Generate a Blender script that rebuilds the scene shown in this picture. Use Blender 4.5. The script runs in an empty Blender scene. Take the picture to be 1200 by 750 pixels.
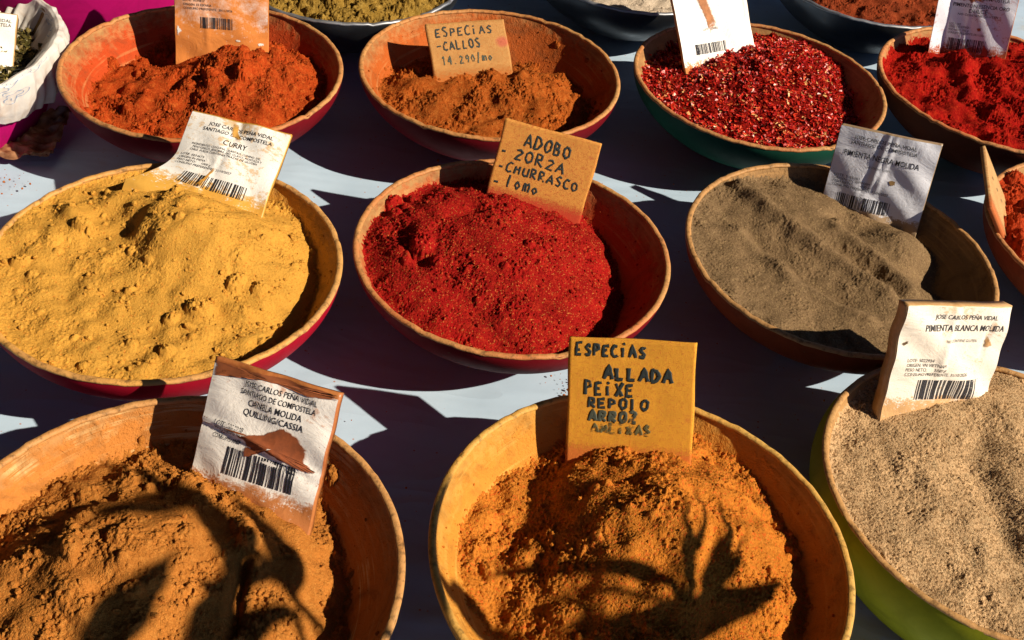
import bpy, math, random
import numpy as np
from mathutils import Vector, Matrix

random.seed(7)
RNG = np.random.default_rng(11)
SC = bpy.context.scene
COL = SC.collection
U = 0.68                      # metres per survey unit (camera stands 1 unit above the bowl rims)
RIM_Z = 0.855                 # height of the bowl rims above the ground
CLOTH_Z = RIM_Z - 0.15 * U    # table top

# ------------------------------------------------------------------ camera
PITCH, ROLL, F_PX = 0.72707, 0.12352, 1253.42
cam_data = bpy.data.cameras.new('camera')
cam = bpy.data.objects.new('camera', cam_data)
COL.objects.link(cam)
cam_data.sensor_width = 36.0
cam_data.lens = F_PX / 1200 * 36.0
cam_data.clip_start = 0.02
cam_data.clip_end = 1500
_up0 = Vector((0, math.sin(PITCH), math.cos(PITCH)))
_fw = Vector((0, math.cos(PITCH), -math.sin(PITCH)))
_X = Vector((1, 0, 0))
_cx = _X * math.cos(ROLL) + _up0 * math.sin(ROLL)
_cy = -_X * math.sin(ROLL) + _up0 * math.cos(ROLL)
_m = Matrix.Identity(4)
for i in range(3):
    _m[i][0], _m[i][1], _m[i][2] = _cx[i], _cy[i], -_fw[i]
_m[2][3] = RIM_Z + U
cam.matrix_world = _m
SC.camera = cam

# ------------------------------------------------------------------ sky, sun, exposure
SUN_EL, SUN_AZ = math.radians(36.5), math.radians(-18.0)      # azimuth of the sun from +X
world = bpy.data.worlds.new('World')
SC.world = world
world.use_nodes = True
wn = world.node_tree.nodes
wl = world.node_tree.links
bg = wn['Background']
sky = wn.new('ShaderNodeTexSky')
sky.sky_type = 'NISHITA'
sky.sun_disc = False
sky.sun_elevation = SUN_EL
sky.sun_rotation = math.radians(90) - SUN_AZ
sky.altitude = 200
sky.air_density = 0.35
sky.dust_density = 0.1
sky.ozone_density = 4.0
wl.new(sky.outputs[0], bg.inputs['Color'])
bg.inputs['Strength'].default_value = 0.075
sd = bpy.data.lights.new('sun', 'SUN')
sd.energy = 5.0
sd.angle = math.radians(0.53)
sd.color = (1.0, 0.86, 0.67)
sun = bpy.data.objects.new('sun', sd)
COL.objects.link(sun)
sun.location = (3, -1, 4)
_d = Vector((-math.cos(SUN_EL) * math.cos(SUN_AZ), -math.cos(SUN_EL) * math.sin(SUN_AZ), -math.sin(SUN_EL)))
sun.rotation_euler = _d.to_track_quat('-Z', 'Y').to_euler()
SC.view_settings.view_transform = 'Standard'
SC.view_settings.look = 'None'
SC.view_settings.exposure = 0.52
SC.view_settings.gamma = 1.0

# ------------------------------------------------------------------ object helpers
def mesh(name, verts, faces, mat, parent=None, smooth=True, uv=None):
    me = bpy.data.meshes.new(name)
    me.from_pydata(np.asarray(verts, dtype=np.float32) if isinstance(verts, np.ndarray) else verts, [], faces)
    me.update()
    if smooth:
        me.polygons.foreach_set('use_smooth', [True] * len(me.polygons))
    if uv is not None:
        lay = me.uv_layers.new(name='UVMap')
        li = np.empty(len(me.loops), dtype=np.int32)
        me.loops.foreach_get('vertex_index', li)
        lay.data.foreach_set('uv', np.asarray(uv, dtype=np.float32)[li].ravel())
    if mat is not None:
        for m in (mat if isinstance(mat, (list, tuple)) else [mat]):
            me.materials.append(m)
    o = bpy.data.objects.new(name, me)
    COL.objects.link(o)
    if parent is not None:
        o.parent = parent
    return o

def tag(o, label, cat, group=None, kind=None):
    if label: o['label'] = label
    if cat: o['category'] = cat
    if group: o['group'] = group
    if kind: o['kind'] = kind
    return o

def thing(name, loc, label, cat, group=None, rotz=0.0):
    o = bpy.data.objects.new(name, None)
    o.empty_display_size = 0.05
    COL.objects.link(o)
    o.location = loc
    o.rotation_euler = (0, 0, rotz)
    return tag(o, label, cat, group)

def lathe(profile, seg=128, wob=None):
    """profile: list of (r, z), open; returns verts, faces"""
    n = len(profile)
    th = np.linspace(0, 2 * math.pi, seg, endpoint=False)
    r = np.array([p[0] for p in profile]); z = np.array([p[1] for p in profile])
    V = np.zeros((n, seg, 3))
    V[..., 0] = r[:, None] * np.cos(th)[None]
    V[..., 1] = r[:, None] * np.sin(th)[None]
    V[..., 2] = z[:, None]
    if wob is not None:
        V[..., 2] += wob(th)[None] * np.ones((n, 1))
    F = []
    for i in range(n - 1):
        for j in range(seg):
            k = (j + 1) % seg
            F.append((i * seg + j, i * seg + k, (i + 1) * seg + k, (i + 1) * seg + j))
    return V.reshape(-1, 3), F

def grid_faces(nx, ny, keep=None):
    I = np.arange(nx * ny).reshape(ny, nx)
    F = np.stack([I[:-1, :-1], I[:-1, 1:], I[1:, 1:], I[1:, :-1]], -1).reshape(-1, 4)
    return F

def spec_noise(n, lo, hi, beta, seed, ny=None):
    """band limited noise on an n x ny grid over a 2x2 square; lo/hi are feature sizes"""
    ny = ny or n
    g = np.random.default_rng(seed)
    f = np.fft.fft2(g.standard_normal((ny, n)))
    kx = np.fft.fftfreq(n, 2.0 / n)[None, :]; ky = np.fft.fftfreq(ny, 2.0 / ny)[:, None]
    k = np.hypot(kx, ky)
    k[0, 0] = 1e9
    a = k ** (-beta) * np.exp(-(k * lo) ** 2) * (1 - np.exp(-(k * hi) ** 2))
    a[0, 0] = 0
    r = np.real(np.fft.ifft2(f * a))
    return r / (r.std() + 1e-12)

# ------------------------------------------------------------------ material helpers
def newmat(name):
    m = bpy.data.materials.new(name)
    m.use_nodes = True
    nt = m.node_tree
    b = nt.nodes['Principled BSDF']
    return m, nt, b

def N(nt, t, **kw):
    n = nt.nodes.new(t)
    for k, v in kw.items():
        if k in ('operation', 'blend_type', 'data_type', 'feature', 'distance', 'noise_dimensions', 'clamp', 'wave_type', 'bands_direction', 'use_clamp', 'noise_type'):
            setattr(n, k, v)
        else:
            n.inputs[k].default_value = v
    return n

def ramp(nt, src, stops):
    r = nt.nodes.new('ShaderNodeValToRGB')
    el = r.color_ramp.elements
    while len(el) < len(stops): el.new(0.5)
    for e, (p, c) in zip(el, stops):
        e.position = p
        e.color = (c, c, c, 1) if not isinstance(c, (tuple, list)) else (*c[:3], 1)
    nt.links.new(src, r.inputs['Fac'])
    return r.outputs['Color']

def mix(nt, fac, a, b, mode='MIX'):
    n = nt.nodes.new('ShaderNodeMix')
    n.data_type = 'RGBA'
    n.blend_type = mode
    for sock, v in ((n.inputs['Factor'], fac), (n.inputs['A'], a), (n.inputs['B'], b)):
        if hasattr(v, 'is_linked') or hasattr(v, 'links'):
            nt.links.new(v, sock)
        elif isinstance(v, (tuple, list)):
            sock.default_value = (*v[:3], 1)
        else:
            sock.default_value = v
    return n.outputs['Result']

def mth(nt, op, a, b=None, clamp=False):
    n = nt.nodes.new('ShaderNodeMath')
    n.operation = op
    n.use_clamp = clamp
    for i, v in enumerate((a, b)):
        if v is None: continue
        if hasattr(v, 'links'): nt.links.new(v, n.inputs[i])
        else: n.inputs[i].default_value = v
    return n.outputs[0]

def noise(nt, vec, scale, detail=4.0, rough=0.55, dist=0.0):
    n = N(nt, 'ShaderNodeTexNoise', Scale=scale, Detail=detail, Roughness=rough, Distortion=dist)
    if vec is not None: nt.links.new(vec, n.inputs['Vector'])
    return n.outputs['Fac']

def bump(nt, bsdf, h, strength, dist, prev=None):
    n = N(nt, 'ShaderNodeBump', Strength=strength, Distance=dist)
    nt.links.new(h, n.inputs['Height'])
    if prev is not None: nt.links.new(prev, n.inputs['Normal'])
    nt.links.new(n.outputs['Normal'], bsdf.inputs['Normal'])
    return n.outputs['Normal']

def coords(nt, which='Object'):
    return nt.nodes.new('ShaderNodeTexCoord').outputs[which]

def c_mul(c, k): return tuple(x * k for x in c)

def spice_mat(name, base, dark, light, speck=None, grain=900, speck_amt=0.15, rough=0.95):
    m, nt, b = newmat(name)
    co = coords(nt)
    n1 = noise(nt, co, 22, 5, .6)
    n2 = noise(nt, co, 160, 4, .65)
    n3 = noise(nt, co, grain, 2, .6)
    c = mix(nt, ramp(nt, n1, [(.35, 0), (.68, 1)]), dark, base)
    c = mix(nt, ramp(nt, n2, [(.5, 0), (.75, .6)]), c, light)
    if speck is not None:
        v = N(nt, 'ShaderNodeTexVoronoi', Scale=grain * .55)
        nt.links.new(co, v.inputs['Vector'])
        rnd = N(nt, 'ShaderNodeSeparateColor')
        nt.links.new(v.outputs['Color'], rnd.inputs[0])
        k = mth(nt, 'LESS_THAN', rnd.outputs[0], speck_amt)
        c = mix(nt, mth(nt, 'MULTIPLY', k, .75), c, speck)
        k2 = mth(nt, 'GREATER_THAN', rnd.outputs[1], 1 - speck_amt * .8)
        c = mix(nt, mth(nt, 'MULTIPLY', k2, .6), c, dark)
    vg = N(nt, 'ShaderNodeTexVoronoi', Scale=1250.0)
    nt.links.new(co, vg.inputs['Vector'])
    sg = N(nt, 'ShaderNodeSeparateColor'); nt.links.new(vg.outputs['Color'], sg.inputs[0])
    c = mix(nt, ramp(nt, sg.outputs[2], [(.0, .45), (.35, 0)]), c, c_mul(dark, .7))
    c = mix(nt, ramp(nt, sg.outputs[1], [(.75, 0), (1.0, .5)]), c, light)
    nt.links.new(c, b.inputs['Base Color'])
    b.inputs['Roughness'].default_value = rough
    b.inputs['Specular IOR Level'].default_value = 0.05
    p = bump(nt, b, n3, 1.0, .0016)
    bump(nt, b, n2, .35, .002, p)
    return m

def wood_inside_mat(name, wood, dust, amount=0.5, streak=None):
    """turned wood, stained by the spice it holds (more of it lower down)"""
    m, nt, b = newmat(name)
    co = coords(nt)
    mp = N(nt, 'ShaderNodeMapping')
    mp.inputs['Scale'].default_value = (1, 5, 9)
    nt.links.new(co, mp.inputs['Vector'])
    g = noise(nt, mp.outputs[0], 9, 6, .6, 1.2)
    big = noise(nt, co, 9, 5, .6, .4)
    fine = noise(nt, co, 120, 4, .65)
    grain = noise(nt, co, 600, 3, .6)
    c = mix(nt, ramp(nt, g, [(.3, 0), (.7, 1)]), c_mul(wood, .72), wood)
    sep = N(nt, 'ShaderNodeSeparateXYZ'); nt.links.new(co, sep.inputs[0])
    low = N(nt, 'ShaderNodeMapRange'); low.inputs['From Min'].default_value = .1; low.inputs['From Max'].default_value = .035
    nt.links.new(sep.outputs[2], low.inputs['Value'])
    t = mth(nt, 'ADD', mth(nt, 'MULTIPLY', low.outputs[0], .75), mth(nt, 'MULTIPLY', big, .55))
    t = mth(nt, 'ADD', t, mth(nt, 'MULTIPLY', fine, .5))
    k = ramp(nt, t, [(max(0.0, .86 - amount * .6), 0), (min(1, 1.12 - amount * .6), 1)])
    c = mix(nt, k, c, dust)
    if streak is not None:
        mp2 = N(nt, 'ShaderNodeMapping'); mp2.inputs['Scale'].default_value = (2, 2, 60); nt.links.new(co, mp2.inputs['Vector'])
        s = noise(nt, mp2.outputs[0], 5, 4, .6)
        s = mth(nt, 'MULTIPLY', ramp(nt, s, [(.5, 0), (.58, 1)]), ramp(nt, big, [(.48, 0), (.56, 1)]))
        c = mix(nt, s, c, streak)
    blot = noise(nt, co, 26, 6, .7, .8)
    c = mix(nt, ramp(nt, blot, [(.50, 0), (.72, .75)]), c, tuple(.30 * a + .12 * q for a, q in zip(dust, wood)))
    scr = N(nt, 'ShaderNodeMapping'); scr.inputs['Scale'].default_value = (3, 3, 90); scr.inputs['Rotation'].default_value = (.05, .04, 0); nt.links.new(co, scr.inputs['Vector'])
    c = mix(nt, mth(nt, 'MULTIPLY', ramp(nt, noise(nt, scr.outputs[0], 3, 3, .6), [(.55, 0), (.66, .5)]), ramp(nt, big, [(.4, 1), (.6, 0)])), c, c_mul(wood, 1.25))
    nt.links.new(c, b.inputs['Base Color'])
    b.inputs['Roughness'].default_value = .75
    b.inputs['Specular IOR Level'].default_value = .2
    kb = mth(nt, 'ADD', mth(nt, 'MULTIPLY', k, grain), mth(nt, 'MULTIPLY', ramp(nt, fine, [(.5, 0), (.62, 1)]), mth(nt, 'MULTIPLY', k, .35)))
    p = bump(nt, b, kb, .8, .0014)
    bump(nt, b, fine, .35, .002, p)
    return m

def rim_mat(name, wood, dust):
    m, nt, b = newmat(name)
    co = coords(nt)
    n1 = noise(nt, co, 14, 5, .6); n2 = noise(nt, co, 170, 4, .7)
    c = mix(nt, ramp(nt, n1, [(.35, 0), (.65, 1)]), wood, dust)
    c = mix(nt, ramp(nt, n2, [(.50, 0), (.66, .8)]), c, c_mul(wood, .28))
    nt.links.new(c, b.inputs['Base Color'])
    b.inputs['Roughness'].default_value = .6
    b.inputs['Specular IOR Level'].default_value = .3
    n4 = noise(nt, co, 60, 5, .7)
    p = bump(nt, b, n4, .5, .003)
    bump(nt, b, n2, .5, .001, p)
    return m

def paint_mat(name, col, worn, rough=.5):
    m, nt, b = newmat(name)
    co = coords(nt)
    n1 = noise(nt, co, 30, 6, .65, .6); n2 = noise(nt, co, 240, 3, .6)
    c = mix(nt, ramp(nt, n1, [(.4, 0), (.7, .55)]), col, c_mul(col, .55))
    sep = N(nt, 'ShaderNodeSeparateXYZ'); nt.links.new(co, sep.inputs[0])
    t = mth(nt, 'ADD', n1, mth(nt, 'MULTIPLY', n2, .5))
    c = mix(nt, ramp(nt, t, [(.96, 0), (1.06, .6)]), c, c_mul(worn, .5))
    nt.links.new(c, b.inputs['Base Color'])
    nt.links.new(ramp(nt, n1, [(.3, rough), (.8, rough + .2)]), b.inputs['Roughness'])
    b.inputs['Specular IOR Level'].default_value = .06
    bump(nt, b, n1, .15, .002)
    return m

# ------------------------------------------------------------------ ground, table, cloth
def ground_mat():
    m, nt, b = newmat('stone_paving')
    co = coords(nt)
    br = N(nt, 'ShaderNodeTexBrick', Scale=1.6)
    br.inputs['Color1'].default_value = (.2, .19, .17, 1); br.inputs['Color2'].default_value = (.26, .245, .22, 1)
    br.inputs['Mortar'].default_value = (.08, .075, .07, 1); br.inputs['Mortar Size'].default_value = .012
    nt.links.new(co, br.inputs['Vector'])
    n1 = noise(nt, co, 3, 6, .6)
    c = mix(nt, mth(nt, 'MULTIPLY', n1, .5), br.outputs['Color'], (.13, .12, .11))
    nt.links.new(c, b.inputs['Base Color'])
    b.inputs['Roughness'].default_value = .85
    bump(nt, b, br.outputs['Fac'], .3, -.01)
    return m

g = 300
tag(mesh('ground', [(-g, -g, 0), (g, -g, 0), (g, g, 0), (-g, g, 0)], [(0, 1, 2, 3)], ground_mat(), smooth=False), None, None, kind='structure')

TX0, TX1, TY0, TY1 = -1.35, 1.75, 0.16, 2.75

def cloth_mat():
    m, nt, b = newmat('pale_blue_cloth')
    co = coords(nt)
    n1 = noise(nt, co, 5, 6, .6); n2 = noise(nt, co, 45, 5, .65); n3 = noise(nt, co, 420, 2, .5)
    c = mix(nt, ramp(nt, n1, [(.3, 0), (.7, 1)]), (.38, .51, .66), (.47, .60, .74))
    st = mth(nt, 'MULTIPLY', ramp(nt, n1, [(.50, 0), (.64, 1)]), ramp(nt, n2, [(.5, 0), (.7, .6)]))
    c = mix(nt, mth(nt, 'MULTIPLY', st, .55), c, (.5, .4, .25))
    v = N(nt, 'ShaderNodeTexVoronoi', Scale=95); nt.links.new(co, v.inputs['Vector'])
    spk = mth(nt, 'MULTIPLY', ramp(nt, v.outputs['Distance'], [(.07, 1), (.13, 0)]), ramp(nt, n2, [(.47, 0), (.56, 1)]))
    c = mix(nt, mth(nt, 'MULTIPLY', spk, .8), c, (.4, .13, .03))
    nt.links.new(c, b.inputs['Base Color'])
    b.inputs['Roughness'].default_value = .55
    b.inputs['Specular IOR Level'].default_value = .25
    # soft fold creases of a plastic coated cloth
    mp = N(nt, 'ShaderNodeMapping'); mp.inputs['Rotation'].default_value = (0, 0, .5); mp.inputs['Scale'].default_value = (1, 3.2, 1)
    nt.links.new(co, mp.inputs['Vector'])
    w = noise(nt, mp.outputs[0], 6, 2, .45, .3)
    p = bump(nt, b, ramp(nt, w, [(.30, 0), (.5, 1), (.70, 0)]), .22, .006)
    p = bump(nt, b, n2, .10, .002, p)
    bump(nt, b, n3, .06, .0005, p)
    return m

def build_cloth():
    nx, ny = 310, 260
    xs = np.linspace(TX0 - .42, TX1 + .42, nx); ys = np.linspace(TY0 - .42, TY1 + .42, ny)
    X, Y = np.meshgrid(xs, ys)
    dx = np.maximum(np.maximum(TX0 - X, X - TX1), 0); dy = np.maximum(np.maximum(TY0 - Y, Y - TY1), 0)
    d = np.maximum(dx, dy)
    nz = spec_noise(nx, .03, .25, 1.4, 5, ny) * .0014
    fold = .018 * np.sin(X * 19 + np.sin(Y * 3)) * (dy > 0) + .018 * np.sin(Y * 19) * (dx > 0)
    Z = CLOTH_Z + np.where(d > 0, -d, nz - np.abs(nz).max())
    # hanging part is vertical with gentle folds
    Xc = np.clip(X, TX0, TX1); Yc = np.clip(Y, TY0, TY1)
    k = np.clip(d / .1, 0, 1)
    Xn = Xc + np.sign(X - Xc) * (.01 + fold * k) * (dx > 0)
    Yn = Yc + np.sign(Y - Yc) * (.01 + fold * k) * (dy > 0)
    V = np.stack([Xn, Yn, Z], -1).reshape(-1, 3)
    o = mesh('tablecloth', V, grid_faces(nx, ny), cloth_mat())
    return tag(o, 'pale blue wrinkled cloth spread over the market table under all the bowls', 'tablecloth')
build_cloth()

def box(cx, cy, cz, sx, sy, sz):
    v = [(cx + a * sx / 2, cy + b_ * sy / 2, cz + c * sz / 2) for a in (-1, 1) for b_ in (-1, 1) for c in (-1, 1)]
    f = [(0, 1, 3, 2), (4, 6, 7, 5), (0, 4, 5, 1), (2, 3, 7, 6), (0, 2, 6, 4), (1, 5, 7, 3)]
    return v, f

def plain(name, col, rough=.6, metal=0.0):
    m, nt, b = newmat(name)
    co = coords(nt)
    n = noise(nt, co, 25, 5, .6)
    nt.links.new(mix(nt, n, c_mul(col, .75), col), b.inputs['Base Color'])
    b.inputs['Roughness'].default_value = rough
    b.inputs['Metallic'].default_value = metal
    return m

tbl = thing('trestle_table', ((TX0 + TX1) / 2, (TY0 + TY1) / 2, 0), 'wooden market table hidden beneath the pale blue cloth', 'table')
tm = plain('table_timber', (.3, .2, .11))
mesh('tabletop', *box(0, 0, CLOTH_Z - .032, TX1 - TX0, TY1 - TY0, .04), tm, tbl, False)
for sx in (-1, 1):
    for sy in (-1, 1):
        mesh('leg', *box(sx * (TX1 - TX0 - .3) / 2, sy * (TY1 - TY0 - .3) / 2, (CLOTH_Z - .053) / 2, .06, .06, CLOTH_Z - .053), tm, tbl, False)

# canopy added out of frame to block sky light and deepen shadows; open sunward
def canopy():
    x0, x1, y0, y1, zt = -2.6, .95, -1.6, 3.1, 2.35
    root = thing('added_shade_canopy', ((x0 + x1) / 2, (y0 + y1) / 2, 0), 'added dark navy canopy with back and side curtains on four metal poles, unseen, to block sky light', 'canopy')
    fab = plain('added_canopy_fabric', (.022, .024, .034), .85)
    met = plain('pole_metal', (.35, .35, .36), .4, .8)
    cx_, cy_ = (x0 + x1) / 2, (y0 + y1) / 2
    nx, ny = 60, 60
    X, Y = np.meshgrid(np.linspace(x0, x1, nx), np.linspace(y0, y1, ny))
    sag = .05 * np.sin((X - x0) / (x1 - x0) * math.pi) * np.sin((Y - y0) / (y1 - y0) * math.pi)
    V = np.stack([X - cx_, Y - cy_, zt - sag + .25 * (Y - y0) / (y1 - y0)], -1).reshape(-1, 3)
    mesh('added_roof_cloth', V, grid_faces(nx, ny), fab, root)
    T, Zg = np.meshgrid(np.linspace(0, 1, 90), np.linspace(.08, zt, 20))
    yb = y1 - .02 + .03 * np.sin(T * 60)
    mesh('added_back_curtain', np.stack([x0 + T * (x1 - x0) - cx_, yb - cy_, Zg * 1.09], -1).reshape(-1, 3), grid_faces(90, 20), fab, root)
    xb = x0 + .02 + .03 * np.sin(T * 60)
    mesh('added_side_curtain', np.stack([xb - cx_, y0 + T * (y1 - y0) - cy_, Zg * (1 + .09 * T)], -1).reshape(-1, 3), grid_faces(90, 20), fab, root)
    for px, py, h in ((x0 + .06, y0 + .04, zt), (x1 - .04, y0 + .04, zt), (x0 + .06, y1 - .1, zt + .24), (x1 - .04, y1 - .1, zt + .24)):
        V, F = lathe([(.0, h - .01), (.02, h - .01), (.02, .01), (.045, .01), (.045, 0), (0, 0)], 20)
        V[:, 0] += px - cx_; V[:, 1] += py - cy_
        mesh('pole', V, F, met, root)
canopy()

# ------------------------------------------------------------------ bowls
# profile in units of the rim radius, z from the table
BH = .60                           # bowl height / rim radius
RO, RI = 1.132, 1.112              # outer and inner sphere radii
TH = .045
def z_in(rho):                     # inside surface relative to the rim plane
    return (RO - BH) - np.sqrt(np.maximum(RI * RI - rho * rho, 1e-6))

def build_bowl(name, x, y, r, mats, label, group='wooden spice bowls', drop=0.0, seed=0, steep=False):
    """root stands on the cloth; parts: painted_shell, rim, inside"""
    h = BH * r
    root = thing(name, (x, y, CLOTH_Z), label, 'bowl', group)
    s = h if drop == 0 else h - drop
    outer = []
    for i in range(26):
        ph = i / 25
        z = .015 + ph * (BH - .015 - .012)
        rr = math.sqrt(max(RO * RO - (RO - z) ** 2, 0))
        rr = .993 * (1 - .62 * (1 - ph) ** 1.9)
        if steep: rr = .993 * (.80 + .20 * ph ** .8 + (.16 * ph * (1 - ph ** 3) if steep > 1 else 0))
        outer.append((rr * r, z * r))
    foot = [(.0, .004 * r), (outer[0][0] * .9, .004 * r)]
    q = random.Random(seed)
    a1, a2, p1, p2 = .004 * r, .003 * r, q.random() * 6, q.random() * 6
    wob = lambda t: a1 * np.sin(2 * t + p1) + a2 * np.sin(3 * t + p2)
    zero = lambda t: t * 0
    prof = foot + outer
    V, F = lathe(prof, 160)
    V[:, 2] += (V[:, 2] / h) ** 2 * wob(np.arctan2(V[:, 1], V[:, 0]))
    mesh('outer_shell', V, F, mats[0], root)
    ro = outer[-1][0]
    zt = (BH - .012) * r
    ri = math.sqrt(RI * RI - (RO - BH + .012 + .0) ** 2) * 1.0
    rin = .961 * r
    rp = []
    for i in range(17):
        a = math.radians(-40 + 260 * i / 16)
        cxm, half = (ro + rin) / 2, (ro - rin) / 2 + .0005
        rp.append((cxm + half * math.cos(a), zt - .0005 + .014 * r * math.sin(a)))
    V, F = lathe(rp, 160)
    V[:, 2] += wob(np.arctan2(V[:, 1], V[:, 0]))
    # small nicks in the worn edge
    th = np.arctan2(V[:, 1], V[:, 0])
    V[:, 2] += .0007 * np.sin(th * 37 + p1) * np.sin(th * 13 + p2) - .0016 * np.clip(np.sin(th * 7 + p2) * np.sin(th * 23 + p1) - .72, 0, 1) * 4
    mesh('rim', V, F, mats[1], root)
    ip = []
    for i in range(30):
        rho = .968 * i / 29
        ip.append((max(rho, .0005) * r, (z_in(rho) + BH) * r))
    V, F = lathe(ip, 160)
    V[:, 2] += (np.hypot(V[:, 0], V[:, 1]) / (.965 * r)) ** 2 * (wob(np.arctan2(V[:, 1], V[:, 0])) - .0008)
    mesh('inside', V, F, mats[2], root)
    return root

# ------------------------------------------------------------------ powder heaps
def ico(sub=1):
    t = (1 + 5 ** .5) / 2
    v = [(-1, t, 0), (1, t, 0), (-1, -t, 0), (1, -t, 0), (0, -1, t), (0, 1, t), (0, -1, -t), (0, 1, -t), (t, 0, -1), (t, 0, 1), (-t, 0, -1), (-t, 0, 1)]
    v = [Vector(p).normalized() for p in v]
    f = [(0, 11, 5), (0, 5, 1), (0, 1, 7), (0, 7, 10), (0, 10, 11), (1, 5, 9), (5, 11, 4), (11, 10, 2), (10, 7, 6), (7, 1, 8), (3, 9, 4), (3, 4, 2), (3, 2, 6), (3, 6, 8), (3, 8, 9), (4, 9, 5), (2, 4, 11), (6, 2, 10), (8, 6, 7), (9, 8, 1)]
    for _ in range(sub):
        mid = {}; nf = []
        def mp(a, b):
            k = (min(a, b), max(a, b))
            if k not in mid:
                mid[k] = len(v); v.append(((v[a] + v[b]) / 2).normalized())
            return mid[k]
        for a, b, c in f:
            ab, bc, ca = mp(a, b), mp(b, c), mp(c, a)
            nf += [(a, ab, ca), (b, bc, ab), (c, ca, bc), (ab, bc, ca)]
        f = nf
    return np.array([tuple(p) for p in v]), np.array(f)
ICO1, ICO2 = ico(1), ico(2)

NG = 360
_ax = np.linspace(-1, 1, NG)
GA, GB = np.meshgrid(_ax, _ax)
GR = np.hypot(GA, GB)

def gauss(a, b, sa, sb, h, rot=0.0, p=2.0):
    c, s = math.cos(math.radians(rot)), math.sin(math.radians(rot))
    x = (GA - a) * c + (GB - b) * s
    y = -(GA - a) * s + (GB - b) * c
    d = np.sqrt((x / sa) ** 2 + (y / sb) ** 2)
    return h * np.exp(-d ** p * .5)

def ridge(pts, wid, h, sharp=1.0):
    """raised (or, h<0, scooped) line along pts"""
    d = np.full(GA.shape, 9.0)
    for (x0, y0), (x1, y1) in zip(pts[:-1], pts[1:]):
        ux, uy = x1 - x0, y1 - y0
        t = np.clip(((GA - x0) * ux + (GB - y0) * uy) / (ux * ux + uy * uy), 0, 1)
        d = np.minimum(d, np.hypot(GA - x0 - t * ux, GB - y0 - t * uy))
    return h * np.exp(-(d / wid) ** 2 * sharp)

def scarp(p0, p1, h, w, spread):
    """ground to the right of p0 -> p1 lies higher, with a steep broken edge along the line"""
    (x0, y0), (x1, y1) = p0, p1
    ux, uy = x1 - x0, y1 - y0; L = math.hypot(ux, uy)
    d = ((GA - x0) * -uy + (GB - y0) * ux) / L
    t = ((GA - x0) * ux + (GB - y0) * uy) / L - L / 2
    d = d + .05 * np.sin(t * 9) + .02 * np.sin(t * 31)
    return h * (1 / (1 + np.exp(np.clip(-d / w, -40, 40)))) * np.exp(-(t / (L * .55)) ** 4) * np.exp(-np.clip(d, 0, 9) / spread)

def sample(Z, a, b):
    i = np.clip(((np.asarray(a) + 1) / 2 * (NG - 1)).astype(int), 0, NG - 1)
    j = np.clip(((np.asarray(b) + 1) / 2 * (NG - 1)).astype(int), 0, NG - 1)
    return Z[j, i]

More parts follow.
